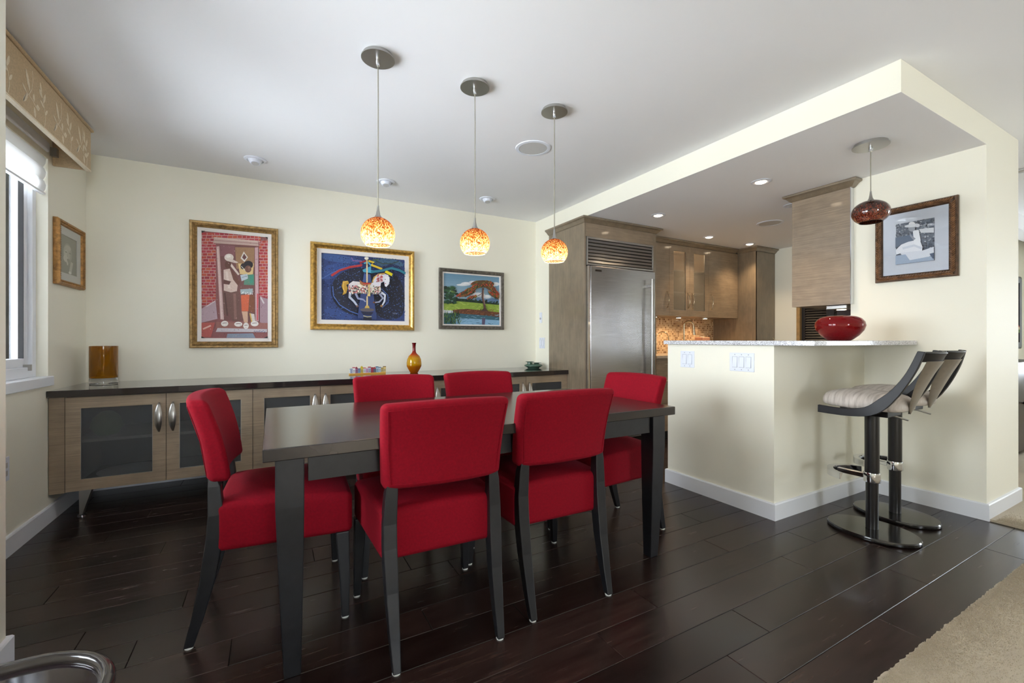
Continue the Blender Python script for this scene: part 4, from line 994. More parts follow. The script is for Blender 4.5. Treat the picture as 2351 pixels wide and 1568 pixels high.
for sx in (-1, 1):
    for sy in (-1, 1):
        ox, oy = sx * (hw - ins), sy * (hd - ins); secs = []
        for z, w, o in ((0.0, 0.050, 0.024), (0.12, 0.058, 0.018), (0.35, 0.072, 0.008), (0.55, 0.082, 0.0), (TZ - 0.04, 0.082, 0.0)):
            a, b = ox - sx * o, ox - sx * (o + w); c, d = oy - sy * o, oy - sy * (o + w)
            secs.append([(a, c, z), (b, c, z), (b, d, z), (a, d, z)])
        MB().loft(secs).build('leg', 'black_wood', tb, bevel=0.003)

# ================================================================== DINING CHAIRS
def sq(cx, cy, z, wx, wy, dz=0.0):
    return [(cx - wx / 2, cy - wy / 2, z), (cx + wx / 2, cy - wy / 2, z), (cx + wx / 2, cy + wy / 2, z), (cx - wx / 2, cy + wy / 2, z)]
def make_chair():
    ch = empty('dining_chair', '', 'chair')
    def seat_def(x, y, z):
        t = (y + 0.225) / 0.45
        x *= 0.86 + 0.14 * min(1, max(0, t))
        if z > 0: z += 0.040 * max(0, 1 - (x / 0.25) ** 2) * max(0, 1 - ((y - 0.0) / 0.24) ** 2) ** 0.8 + 0.012 * (1 - t)
        return (x, y + 0.045, z + 0.405)
    MB().rbox(0.252, 0.228, 0.078, 0.022, seat_def, 10, 4).build('seat', 'red_fabric', ch, smooth=60)
    def back_def(x, y, z):
        t = (z + 0.148) / 0.296
        x *= 0.94 + 0.06 * t
        thick = 1.0 - 0.12 * t
        y = y * thick + 0.030 * (x / 0.23) ** 2
        if y > 0: pass
        yb = -0.180 - 0.072 * t - 0.012 * math.sin(PI * t) * -1
        return (x, y + yb - 0.012, z + 0.722 + (0.008 * (1 - (x / 0.23) ** 2) if z > 0 else 0))
    bk = MB().rbox(0.229, 0.036, 0.148, 0.022, back_def, 10, 4).build('backrest', 'red_fabric', ch, smooth=60)
    # welt seam round the back face
    pts = []
    for (x, z) in [(-0.205, -0.128), (-0.21, 0.0), (-0.212, 0.125), (-0.1, 0.128), (0.0, 0.128), (0.1, 0.128), (0.212, 0.125), (0.21, 0.0), (0.205, -0.128), (0.1, -0.13), (0, -0.13), (-0.1, -0.13), (-0.205, -0.128)]:
        p = back_def(x, -0.036, z); pts.append((p[0], p[1] - 0.0005, p[2]))
    MB().tube(pts, 0.0014, 6).build('seam', 'red_fabric', bk, smooth=60)
    for sx in (-1, 1):
        path = [(0.185, -0.262, 0.006, .026, .03), (0.187, -0.236, 0.10, .034, .038), (0.190, -0.204, 0.24, .042, .048), (0.193, -0.184, 0.38, .046, .052), (0.193, -0.180, 0.46, .046, .048), (0.188, -0.186, 0.56, .042, .038), (0.184, -0.194, 0.60, .036, .022)]
        l = MB().loft([sq(sx * x, y, z, wx, wy) for x, y, z, wx, wy in path]).build('leg', 'black_wood', ch, bevel=0.003)
        MB().lathe([(0, 0), (0.013, 0), (0.014, 0.004), (0.011, 0.006), (0, 0.006)], 14, (sx * 0.185, -0.262, 0)).build('glide', 'glide', l)
        l = MB().loft([sq(sx * 0.242, 0.246, 0.006, .026, .026), sq(sx * 0.238, 0.244, 0.15, .036, .036), sq(sx * 0.230, 0.236, 0.335, .048, .048)]).build('leg', 'black_wood', ch, bevel=0.003)
        MB().lathe([(0, 0), (0.013, 0), (0.014, 0.004), (0.011, 0.006), (0, 0.006)], 14, (sx * 0.242, 0.246, 0)).build('glide', 'glide', l)
    return ch
chair0 = make_chair()
chairs = [((0.545, 1.672), -2.0, 'red upholstered dining chair nearest the camera, its back turned'),
          ((1.068, 1.690), -1.2, 'red dining chair with its back turned, between nearest chair and half wall'),
          ((0.612, 2.298), 180 - 1.0, 'red dining chair across the table in front of the red and amber vase'),
          ((1.152, 2.325), 180 - 1.0, 'red dining chair across the table in front of the green dish'),
          ((0.012, 2.058), -90 - 2.2, 'red dining chair at the table end nearest the window'),
          ((1.690, 1.955), 90, 'red dining chair at the table end nearest the half wall')]
for i, ((x, y), a, lab) in enumerate(chairs):
    o = chair0 if i == 0 else copy_tree(chair0)
    o.location = (x, y, 0); o.rotation_euler = (0, 0, math.radians(a)); o['label'] = lab; o['group'] = 'red dining chairs around the table'

# ================================================================== BAR TOP AND STOOLS
mb = MB()
front = [(2.605, 1.295)] + [(2.605 + (XP - 2.606) * t, 1.290 - 0.05 * t - 0.012 * math.sin(PI * t)) for t in [i / 12 for i in range(1, 13)]]
poly = front + [(XP - 0.001, YI + 0.16), (2.86, YI + 0.16), (2.86, 2.352), (2.605, 2.352)]
mb.prism(poly, 'z', 1.0465, 1.075)
tag(mb.build('bar_counter', 'quartz', bevel=0.003), 'pale speckled quartz bar top on the cream half wall', 'countertop')

def make_stool():
    st = empty('bar_stool', '', 'stool')
    MB().lathe([(0.0, 0.0), (0.95, 0.0), (1.0, 0.006), (1.0, 0.018), (0.98, 0.024), (0.0, 0.026)], 56, sx=0.16, sy=0.212).build('base', 'stool_base', st, smooth=30)
    MB().lathe([(0.0, 0.0255), (0.029, 0.0255), (0.029, 0.29), (0.0, 0.29)], 32).build('pole', 'pole_black', st, smooth=40)
    MB().lathe([(0.0, 0.33), (0.0335, 0.33), (0.0335, 0.665), (0.0, 0.665)], 32).build('sleeve', 'pole_black', st, smooth=40)
    fr = MB().lathe([(0.0, 0.285), (0.038, 0.285), (0.039, 0.288), (0.039, 0.335), (0.038, 0.338), (0.0, 0.338)], 32).build('footrest_collar', 'chrome', st, smooth=40)
    fr2 = bx(-0.012, 0.012, 0.036, 0.165, 0.300, 0.326).build('footrest_arm', 'chrome', st, bevel=0.002)
    secs = []
    for i in range(15):
        a = math.radians(18 + 144 * i / 14); t = abs(i - 7) / 7.0
        R0, R1 = 0.125, 0.125 + 0.030 * (1 - 0.5 * t); cx, cy = 0.0, 0.055
        zb, zt = 0.312 - 0.022 * (1 - t * 0.2), 0.330
        secs.append([(cx + R0 * math.cos(a), cy + R0 * math.sin(a), zt - 0.006), (cx + R1 * math.cos(a), cy + R1 * math.sin(a), zb), (cx + (R1 + .005) * math.cos(a), cy + (R1 + .005) * math.sin(a), zb), (cx + (R1 + .004) * math.cos(a), cy + (R1 + .004) * math.sin(a), zt), (cx + R0 * math.cos(a), cy + R0 * math.sin(a), zt)])
    MB().loft(secs).build('footrest', 'chrome', st, smooth=40)
    # curved side bands
    outer = [(0.185, 0.667), (0.07, 0.664), (-0.035, 0.673), (-0.095, 0.697), (-0.150, 0.755), (-0.203, 0.845), (-0.245, 0.942), (-0.268, 1.02)]
    inner = [(-0.240, 1.024), (-0.200, 0.915), (-0.148, 0.828), (-0.095, 0.772), (-0.035, 0.722), (0.06, 0.704), (0.185, 0.708)]
    def xof(z): return 0.188 - 0.042 * max(0, (z - 0.70) / 0.32)
    def smoothc(pts, m=4):
        r = []
        for i in range(len(pts) - 1):
            p0, p1, p2, p3 = pts[max(0, i - 1)], pts[i], pts[i + 1], pts[min(len(pts) - 1, i + 2)]
            for k in range(m):
                t = k / m
                r.append(tuple(0.5 * ((2 * b) + (-a + c) * t + (2 * a - 5 * b + 4 * c - d) * t * t + (-a + 3 * b - 3 * c + d) * t ** 3) for a, b, c, d in zip(p0, p1, p2, p3)))
        return r + [pts[-1]]
    so, si = smoothc(outer), smoothc(inner[::-1])
    n = min(len(so), len(si)); idx = lambda L, t: L[min(len(L) - 1, int(round(t * (len(L) - 1))))]
    for sx in (-1, 1):
        secs = []
        for i in range(n):
            t = i / (n - 1); a, b = idx(so, t), idx(si, t)
            xa, xb = xof(a[1]), xof(b[1])
            secs.append([(sx * (xa - 0.011), a[0], a[1]), (sx * (xa + 0.011), a[0], a[1]), (sx * (xb + 0.011), b[0], b[1]), (sx * (xb - 0.011), b[0], b[1])])
        MB().loft(secs).build('side_band', 'stool_black', st, smooth=40, bevel=0.002)
    secs = []
    for i in range(13):
        t = -1 + 2 * i / 12.0; x = t * 0.140; dy = -0.035 * (1 - t * t)
        secs.append([(x, -0.228 + dy, 0.972), (x, -0.244 + dy, 0.968), (x, -0.268 + dy, 1.014), (x, -0.252 + dy, 1.022)])
    MB().loft(secs).build('top_rail', 'stool_black', st, smooth=40, bevel=0.002)
    secs = []
    for i in range(17):
        t = i / 16.0
        hwid = 0.110 * (1 - t ** 2.2) ** 0.62 * (1 - 0.30 * t) + 0.002
        z = 0.972 - 0.285 * t; y = -0.262 + 0.10 * t + 0.012 * math.sin(PI * t)
        sec = []
        for k in range(12):
            a = 2 * PI * k / 12
            cx = hwid * math.cos(a); sec.append((cx, y + 0.006 * math.sin(a) - 0.022 * (1 - (cx / 0.113) ** 2) * (1 - t), z))
        secs.append(sec)
    MB().loft(secs).build('back_splat', 'splat', st, smooth=60)
    secs = []
    for k, z in ((0.90, 0.704), (0.98, 0.712), (1.0, 0.728), (0.985, 0.746), (0.94, 0.764), (0.84, 0.778), (0.66, 0.789), (0.42, 0.796), (0.18, 0.799), (0.03, 0.800)):
        sec = []
        for q in range(40):
            a = 2 * PI * q / 40; c_, s_ = math.cos(a), math.sin(a); e = (abs(c_) ** 3.4 + abs(s_) ** 3.4) ** (-1 / 3.4)
            y = 0.19 * e * s_ * k; x = 0.178 * e * c_ * k * (1 - 0.10 * max(0, -y / 0.19))
            sec.append((x, y + 0.020, z + 0.006 * (y / 0.19)))
        secs.append(sec)
    MB().loft(secs).build('seat_cushion', 'stool_seat', st, smooth=70)
    bx(-0.09, 0.09, -0.10, 0.12, 0.664, 0.70).build('seat_plate', 'stool_black', st, bevel=0.004)
    MB().tube([(0.05, -0.03, 0.66), (0.09, -0.07, 0.655), (0.15, -0.11, 0.632)], 0.005, 8).build('height_lever', 'steel', st, smooth=50)
    return st
s0 = make_stool()
s0['label'] = 'black and taupe swivel bar stool nearer the dining table'; s0['group'] = 'bar stools'
s0.location = (2.948, 1.172, 0); s0.rotation_euler = (0, 0, math.radians(2))
s1 = copy_tree(s0); s1.location = (3.345, 1.213, 0); s1.rotation_euler = (0, 0, math.radians(-4))
s1['label'] = 'black and taupe swivel bar stool nearer the end wall with the photograph'

rb = tag(MB().lathe([(0.0, 0.0), (0.058, 0.0), (0.066, 0.004), (0.100, 0.032), (0.126, 0.066), (0.136, 0.096), (0.131, 0.120), (0.114, 0.142), (0.088, 0.155), (0.062, 0.160), (0.058, 0.158), (0.086, 0.148), (0.110, 0.134), (0.124, 0.116), (0.128, 0.096), (0.116, 0.066), (0.09, 0.034), (0.05, 0.012), (0.0, 0.010)], 48).build('glass_bowl', 'red_glass', smooth=60), 'round red glass bowl vase on the quartz bar top', 'vase')
rb.location = (3.215, 1.452, 1.0752)

# ================================================================== PENDANTS AND CEILING FIXTURES
def pendant(name, label, x, y, zc, zs, kind, lit):
    p = empty(name, label, 'pendant lamp', (x, y, zc), 0, 'amber pendant lamps over the table' if lit else None)
    R = 0.0755 if lit else 0.09
    MB().lathe([(0.0, -0.001), (R - 0.008, -0.001), (R - 0.008, -0.014), (R, -0.0145), (R, -0.020), (0.0, -0.0215)], 48).build('canopy', 'steel', p, smooth=30)
    MB().lathe([(0.0, -0.0218), (0.009, -0.0218), (0.010, -0.034), (0.007, -0.05), (0.0, -0.05)], 20).build('cord_grip', 'chrome', p, smooth=40)
    d = zs - zc
    rz = 0.077 if lit else 0.072; rx = 0.077 if lit else 0.0935
    top_ = d + rz
    MB().tube([(0, 0, -0.05), (0.001, 0.0005, -0.2), (0, 0, top_ + 0.05)], 0.0026, 8).build('cord', 'clear_cord', p, smooth=60)
    MB().lathe([(0.0, top_ + 0.055), (0.0045, top_ + 0.055), (0.006, top_ + 0.035), (0.010, top_ + 0.012), (0.018, top_ - 0.001), (0.0, top_ - 0.004)], 24).build('socket_cone', 'steel', p, smooth=60)
    prof = []
    a1 = math.radians(134) if lit else math.radians(143)
    for i in range(25):
        a = math.radians(10) + (a1 - math.radians(10)) * i / 24
        prof.append((rx * math.sin(a), rz * math.cos(a)))
    g = MB().shell(prof, 56).build('glass_shade', 'shade_lit' if lit else 'shade_dark', p, smooth=80); g.location = (0, 0, d)
    er, ez = prof[-1]
    rim = [(er + 0.0018 * math.cos(t), ez + 0.0018 * math.sin(t)) for t in [2 * PI * i / 8 for i in range(9)]]
    o = MB().shell(rim, 56).build('shade_rim', 'glide' if lit else 'bronze', g, smooth=80)
    MB().lathe([(0.0, 0.02), (0.012, 0.018), (0.016, 0.002), (0.012, -0.014), (0.0, -0.018)], 20, (0, 0, d)).build('bulb', 'bulb' if lit else 'white_plastic', p, smooth=60)
    if lit: light('pendant_bulb_light', 'POINT', (0, 0, d - 0.030), 0.55, (1.0, 0.80, 0.55), p, 0.012)
    return p
pendant('pendant_lamp', 'lit amber glass globe pendant, nearest the window', 0.431, 2.083, HC, 1.574, 0, True)
pendant('pendant_lamp', 'lit amber glass globe pendant, middle one of the row', 0.922, 2.08, HC, 1.582, 0, True)
pendant('pendant_lamp', 'lit amber glass globe pendant, nearest the fridge', 1.422, 2.083, HC, 1.584, 0, True)
pendant('pendant_lamp', 'unlit brown glass pendant hanging over the bar', 3.123, 1.248, HL, 1.838, 0, False)

def eyeball(x, y, lab):
    p = empty('eyeball_downlight', lab, 'downlight', (x, y, HC), 0, 'unlit white eyeball downlights')
    MB().lathe([(0.052, -0.001), (0.074, -0.001), (0.072, -0.006), (0.055, -0.010), (0.050, -0.004)], 40).build('trim_ring', 'white_plastic', p, smooth=40)
    e = MB().lathe([(0.0, -0.034), (0.030, -0.034), (0.034, -0.030), (0.046, -0.008), (0.048, -0.001), (0.0, -0.001)], 32).build('eyeball', 'white_plastic', p, smooth=40)
    e.rotation_euler = (math.radians(-14), 0, 0)
    MB().lathe([(0.0, -0.036), (0.024, -0.036), (0.024, -0.0345), (0.0, -0.0345)], 24).build('lens', 'grille', e)
    return p
eyeball(-0.112, 3.72, 'white eyeball downlight above the doorway painting')
eyeball(0.833, 3.715, 'white eyeball downlight above the carousel painting')
eyeball(1.769, 3.705, 'white eyeball downlight above the flame tree painting')
def speaker(x, y, z, lab):
    p = empty('ceiling_speaker', lab, 'speaker', (x, y, z))
    MB().lathe([(0.098, -0.002), (0.098, -0.006), (0.120, -0.005), (0.122, -0.0005), (0.1, -0.0005)], 56).build('bezel', 'white_plastic', p, smooth=30)
    MB().lathe([(0.0, -0.0045), (0.0975, -0.0045), (0.0975, -0.001), (0.0, -0.001)], 56).build('speaker_grille', 'grille', p)
speaker(1.58, 2.575, HC, 'round white ceiling speaker between the pendants and the kitchen')
speaker(4.367, 2.584, HL, 'round white speaker in the lowered kitchen ceiling')
def downlight(x, y, z, lab, lit=True, tgt=None, energy=22):
    p = empty('recessed_downlight', lab, 'downlight', (x, y, z), 0, 'kitchen recessed downlights')
    MB().lathe([(0.040, -0.001), (0.066, -0.001), (0.068, -0.004), (0.048, -0.008), (0.040, -0.004)], 40).build('trim_ring', 'white_plastic', p, smooth=40)
    MB().lathe([(0.0, -0.015), (0.022, -0.013), (0.034, -0.008), (0.0395, -0.003), (0.0395, -0.0005), (0.0, -0.0005)], 32).build('lamp_face', 'lamp_glow' if lit else 'grille', p)
    if lit: light('downlight_beam', 'SPOT', (0, 0, -0.02), energy, (1.0, 0.74, 0.46), p, 0.03, (0, 0, 0), math.radians(110), 0.8)
downlight(3.172, 2.927, HL, 'lit downlight in the kitchen ceiling in front of the fridge')
downlight(3.166, 1.94, HL, 'lit downlight in the kitchen ceiling over the bar corner')
downlight(4.351, 3.268, HL, 'lit downlight in front of the glass upper cabinets')
downlight(5.10, 3.267, HL, 'lit downlight beside the tall pantry cabinet')
downlight(3.954, 2.15, HL, 'unlit downlight trim beside the hanging cabinet', False)
downlight(5.15, 1.07, HC, 'white downlight trim in the hall ceiling past the end wall', False)

# ================================================================== WALL PLATES
def plate(name, lab, loc, rz, w, h, n, kind='rocker'):
    p = empty(name, lab, 'switch plate' if n else 'control', loc, rz)
    MB().prism([(-w / 2, -h / 2), (w / 2, -h / 2), (w / 2, h / 2), (-w / 2, h / 2)], 'y', -0.006, 0).build('cover_plate', 'white_plastic', p, bevel=0.002)
    for i in range(n):
        x = (i - (n - 1) / 2) * 0.046
        mb = frame_ring(0.036, 0.07, [(0, 0.0055), (0, 0.0064), (0.0015, 0.0064), (0.0015, 0.0055)]); b = mb.build('rocker_bezel', 'switch_line', p); b.location = (x, 0, 0)
        vs = [(x - .0155, -.0062, -.032), (x + .0155, -.0062, -.032), (x + .0155, -.0062, .032), (x - .0155, -.0062, .032), (x - .0155, -.010, -.032), (x + .0155, -.010, -.032), (x + .0155, -.0068, .032), (x - .0155, -.0068, .032)]
        MB().add(vs, [(0, 1, 5, 4), (1, 2, 6, 5), (2, 3, 7, 6), (3, 0, 4, 7), (4, 5, 6, 7), (3, 2, 1, 0)]).build('rocker', 'white_plastic', p)
        for z in (-0.048, 0.048): MB().cyl((x, -0.006, z), (x, -0.0068, z), 0.003, 10).build('screw', 'switch_line', p)
    return p
plate('switch_plate', 'white double rocker switch on the half wall', (XI, 2.155, 0.94), -PI / 2, 0.118, 0.118, 2)
plate('switch_plate', 'white triple rocker switch on the half wall near its corner', (XI, 1.738, 0.937), -PI / 2, 0.166, 0.118, 3)
plate('switch_plate', 'white double switch on the narrow wall beside the fridge cabinet', (XS, 4.045, 1.045), -PI / 2, 0.106, 0.118, 2)
t = plate('thermostat', 'small grey control on the narrow wall above a switch', (XS, 4.07, 1.325), -PI / 2, 0.05, 0.115, 0)
MB().cyl((0, -0.006, -0.01), (0, -0.016, -0.01), 0.011, 16).build('dial', 'grille', t, smooth=40)
t = plate('wall_outlet', 'white outlet low on the wall under the left window', (XL, 3.10, 0.436), PI / 2, 0.075, 0.12, 0)
for z in (-0.02, 0.02): bx(-0.016, 0.016, -0.008, -0.006, z - 0.013, z + 0.013).build('socket', 'grille', t, bevel=0.003)

# ================================================================== KITCHEN
FY = 3.30                                     # fridge cabinet front
CROWN = [(0.0, 0.0), (0.006, 0.0), (0.014, 0.006), (0.030, 0.024), (0.040, 0.032), (0.050, 0.036), (0.052, 0.044), (0.050, 0.052), (0.0, 0.052)]
fc = empty('fridge_cabinet', 'tall taupe veneer cabinet housing the stainless fridge', 'cabinet', (3.06, 3.6, 0))
P0 = (-3.06, -3.6, 0)
def kpart(o): o.location = P0; return o
kpart(bx(XS - 0.002, XS + 0.016, FY, 3.909, 0, 2.196).build('side_panel', 'taupe_v', fc))
kpart(bx(3.50, 3.545, FY, 3.909, 0, 2.196).build('side_panel', 'taupe_v', fc))
kpart(bx(XS + 0.016, 3.50, FY, 3.909, 2.07, 2.196).build('top_panel', 'taupe', fc))
kpart(MB().sweep(CROWN, [(XS - 0.002, 3.909, 2.196), (XS - 0.002, FY), (3.545, FY), (3.545, 3.909)]).build('crown_moulding', 'taupe_v', fc, smooth=40))

fg = empty('refrigerator', 'built in stainless steel refrigerator with louvred top grille', 'refrigerator', (3.06, 3.6, 0))
def fpart(o): o.location = P0; return o
fpart(bx(2.622, 3.496, FY + 0.002, 3.88, 0.10, 2.062).build('body', 'black_line', fg))
gy = FY - 0.012
mb = MB().box(2.618, 3.496, gy, FY, 2.045, 2.066).box(2.618, 3.496, gy, FY, 1.795, 1.812).box(2.618, 2.634, gy, FY, 1.812, 2.045).box(3.480, 3.496, gy, FY, 1.812, 2.045)
fpart(mb.build('grille_frame', 'steel', fg, bevel=0.002))
for i in range(7):
    z = 1.818 + i * 0.0325
    fpart(MB().prism([(gy + 0.001, z), (gy - 0.001, z + 0.004), (gy + 0.007, z + 0.026), (FY + 0.0, z + 0.028), (FY, z + 0.002)], 'x', 2.635, 3.479).build('grille_slat', 'stainless', fg))
fpart(bx(2.618, 2.644, FY - 0.03, FY, 0.10, 1.785).build('hinge_trim', 'chrome', fg, bevel=0.003))
dr = fpart(bx(2.646, 3.494, FY - 0.036, FY, 0.10, 1.785).build('door', 'stainless', fg, bevel=0.004))
hd_ = MB().tube([(3.392, FY - 0.095, 0.62), (3.392, FY - 0.095, 1.70)], 0.012, 16).build('handle', 'steel', dr, smooth=50)
for z in (0.70, 1.63): bx(3.378, 3.406, FY - 0.09, FY - 0.036, z - 0.014, z + 0.014).build('handle_post', 'chrome', dr, bevel=0.003)
bx(2.70, 2.775, FY - 0.0375, FY - 0.036, 1.735, 1.752).build('badge', 'bronze', dr)
bx(2.62, 3.494, FY + 0.02, FY + 0.05, 0.0, 0.10).build('toe_grille', 'black_line', fg).location = P0

def arch_handle(parent, x, y, z, L=0.2):
    pts = [(x, y, z - L / 2), (x, y - 0.012, z - L / 2 + 0.006)] + [(x, y - 0.012 - 0.022 * math.sin(PI * i / 10), z - L / 2 + 0.006 + (L - 0.012) * i / 10) for i in range(1, 10)] + [(x, y - 0.012, z + L / 2 - 0.006), (x, y, z + L / 2)]
    return MB().tube(pts, 0.005, 8).build('handle', 'brass_faucet', parent, smooth=60)
UY, UZ0, UZ1 = 3.56, 1.36, 2.196
def upper(lab, x0, x1, doors, group=None):
    u = empty('upper_cabinet', lab, 'cabinet', ((x0 + x1) / 2, 3.75, UZ0), 0, 'kitchen upper cabinets')
    ox = (-(x0 + x1) / 2, -3.75, -UZ0)
    glassy_ = any(d[2] for d in doors)
    mb = MB().box(x0, x0 + 0.018, UY + 0.021, YK - 0.002, UZ0, UZ1).box(x1 - 0.018, x1, UY + 0.021, YK - 0.002, UZ0, UZ1).box(x0 + 0.018, x1 - 0.018, UY + 0.021, YK - 0.002, UZ0, UZ0 + 0.018).box(x0 + 0.018, x1 - 0.018, UY + 0.021, YK - 0.002, UZ1 - 0.018, UZ1).box(x0 + 0.018, x1 - 0.018, YK - 0.012, YK - 0.002, UZ0 + 0.018, UZ1 - 0.018)
    mb.build('carcass', 'taupe', u).location = ox
    MB().sweep(CROWN, [(x0, UY, 2.196), (min(x1, 5.2565), UY)]).build('crown_moulding', 'taupe_v', u, smooth=40).location = ox
    for a, b, g, hx in doors:
        if g: d = glass_door(u, a, b, UZ0, UZ1 - 0.002, UY, 0.07, 'taupe', 'frosted_warm')
        else: d = bx(a + 0.0015, b - 0.0015, UY, UY + 0.02, UZ0, UZ1 - 0.002).build('door', 'taupe', u)
        arch_handle(d, hx, UY, 1.545, 0.19); d.location = ox
    if glassy_:
        for z in (1.64, 1.90):
            bx(x0 + 0.019, x1 - 0.019, UY + 0.05, YK - 0.014, z, z + 0.016).build('shelf', 'shelf', u).location = ox
        l = light('cabinet_interior_light', 'POINT', (0, -0.08, UZ1 - UZ0 - 0.06), 3.5, (1.0, 0.76, 0.48), u, 0.03)
        MB().lathe([(0, -0.004), (0.022, -0.004), (0.022, 0), (0, 0)], 20, ((x0 + x1) / 2, 3.67, UZ1 - 0.0185)).build('puck_lamp', 'lamp_glow', u).location = ox
    return u
upper('plain taupe upper cabinet right beside the fridge', 3.60, 4.04, [(3.60, 4.04, False, 4.0)])
upper('taupe upper cabinet with two lit frosted glass doors', 4.04, 4.733, [(4.04, 4.39, True, 4.352), (4.39, 4.733, True, 4.428)])
upper('plain glossy taupe upper cabinet next to the tall pantry', 4.733, 5.308, [(4.733, 5.308, False, 4.775)])
for i, x in enumerate((3.95, 4.36, 4.85)):
    p = empty('puck_light', 'lit puck light under the %s upper cabinet' % ('first', 'glass door', 'last')[i], 'puck light', (x, 3.70, UZ0 - 0.0005), 0, 'lit puck lights under the cabinets')
    MB().lathe([(0.0, -0.012), (0.030, -0.012), (0.034, -0.008), (0.034, 0), (0, 0)], 28).build('housing', 'steel', p, smooth=40)
    MB().lathe([(0.0, -0.0135), (0.026, -0.0135), (0.026, -0.0122), (0, -0.0122)], 24).build('lens', 'lamp_glow', p)
    light('puck_beam', 'SPOT', (0, 0, -0.016), 6.5, (1.0, 0.66, 0.36), p, 0.02, (0, 0, 0), math.radians(150), 0.7)

tp = empty('pantry_cabinet', 'tall taupe pantry cabinet at the end of the kitchen run', 'cabinet', (5.51, 3.62, 0))
P1 = (-5.51, -3.62, 0)
bx(5.31, 5.328, 3.32, YK - 0.002, 0, 2.196).build('side_panel', 'taupe_v', tp).location = P1
bx(5.328, 5.716, 3.341, YK - 0.002, 0.1, 2.196).build('carcass', 'taupe_v', tp).location = P1
dd = bx(5.312, 5.716, 3.32, 3.34, 0.1, 2.194).build('door', 'taupe_v', tp); dd.location = P1
arch_handle(dd, 5.67, 3.32, 1.0, 0.2)
MB().sweep(CROWN, [(5.31, UY - 0.001, 2.196), (5.31, 3.32), (5.719, 3.32)]).build('crown_moulding', 'taupe_v', tp, smooth=40).location = P1

struct(bx(3.56, 5.31, YK - 0.010, YK, 0.91, 1.362).build('wall_backsplash', 'mosaic'), 'small beige and brown mosaic tile backsplash', 'backsplash')
def base_cab(lab, x0, x1, rows):
    b = empty('base_cabinet', lab, 'cabinet', ((x0 + x1) / 2, 3.6, 0), 0, 'kitchen base cabinets'); ox = (-(x0 + x1) / 2, -3.6, 0)
    bx(x0, x1, 3.331, YK - 0.002, 0.1, 0.879).build('carcass', 'taupe', b).location = ox
    bx(x0, x1, 3.38, 3.40, 0, 0.1).build('toe_kick', 'black_line', b).location = ox
    for z0, z1 in rows:
        d = bx(x0 + 0.002, x1 - 0.002, 3.31, 3.33, z0, z1 - 0.003).build('drawer_front', 'taupe', b); d.location = ox
        xm = (x0 + x1) / 2; pts = [(xm - 0.09, 3.31, z1 - 0.06), (xm - 0.08, 3.292, z1 - 0.06), (xm, 3.282, z1 - 0.06), (xm + 0.08, 3.292, z1 - 0.06), (xm + 0.09, 3.31, z1 - 0.06)]
        MB().tube(pts, 0.005, 8).build('handle', 'brass_faucet', d, smooth=50)
base_cab('taupe drawer base cabinet between fridge and sink', 3.56, 4.0, [(0.1, 0.40), (0.40, 0.70), (0.70, 0.878)])
base_cab('taupe sink base cabinet below the tall faucet', 4.0, 4.75, [(0.1, 0.70), (0.70, 0.878)])
base_cab('taupe drawer base cabinet beside the tall pantry', 4.75, 5.308, [(0.1, 0.40), (0.40, 0.70), (0.70, 0.878)])
tag(bx(3.548, 5.309, 3.29, YK - 0.011, 0.88, 0.91).build('kitchen_counter', 'kitchen_stone', bevel=0.003), 'beige stone counter below the mosaic backsplash', 'countertop')

fa = empty('kitchen_faucet', 'tall arched pull down faucet by the mosaic backsplash', 'faucet', (4.55, 3.78, 0.91))
MB().lathe([(0, 0), (0.028, 0), (0.028, 0.01), (0.018, 0.016), (0.0165, 0.10), (0, 0.10)], 24).build('body', 'brass_faucet', fa, smooth=40)
arc = [(0, 0, 0.09), (0, 0, 0.345)] + [(0.0 + 0.05 * (1 - math.cos(a)), -0.03 * (1 - math.cos(a)), 0.345 + 0.06 * math.sin(a)) for a in [PI * i / 10 for i in range(1, 11)]]
MB().tube(arc, 0.011, 12).build('spout', 'brass_faucet', fa, smooth=60)
MB().cyl((0.10, -0.06, 0.35), (0.108, -0.066, 0.23), 0.013, 16, 0.021).build('spray_head', 'brass_faucet', fa, smooth=50)
MB().tube([(0.016, 0, 0.07), (0.05, -0.02, 0.095), (0.075, -0.035, 0.12)], 0.006, 8).build('lever', 'brass_faucet', fa, smooth=50)
fw = empty('water_faucet', 'slim gooseneck water tap beside the fridge', 'faucet', (4.06, 3.78, 0.91))
MB().lathe([(0, 0), (0.018, 0), (0.018, 0.008), (0.011, 0.012), (0.011, 0.05), (0, 0.05)], 20).build('body', 'brass_faucet', fw, smooth=40)
arc = [(0, 0, 0.04), (0, 0, 0.19)] + [(0.075 * (1 - math.cos(a)), -0.03 * (1 - math.cos(a)), 0.19 + 0.075 * math.sin(a)) for a in [PI * i / 10 for i in range(1, 10)]] + [(0.152, -0.06, 0.16)]
MB().tube(arc, 0.006, 10).build('spout', 'brass_faucet', fw, smooth=60)
MB().tube([(0.008, 0, 0.035), (0.04, -0.012, 0.042)], 0.008, 8).build('lever', 'brass_faucet', fw, smooth=50)
tis = empty('counter_box', 'small peach coloured box on the kitchen counter', 'box', (4.90, 3.78, 0.91))
bx(-0.07, 0.07, -0.06, 0.06, 0, 0.205).build('box_body', plain('peach_card', rgb(226, 170, 140), 0.6), tis, bevel=0.004)
bx(-0.03, 0.03, -0.012, 0.012, 0.2051, 0.213).build('tissue', 'shade_cloth', tis, bevel=0.003)

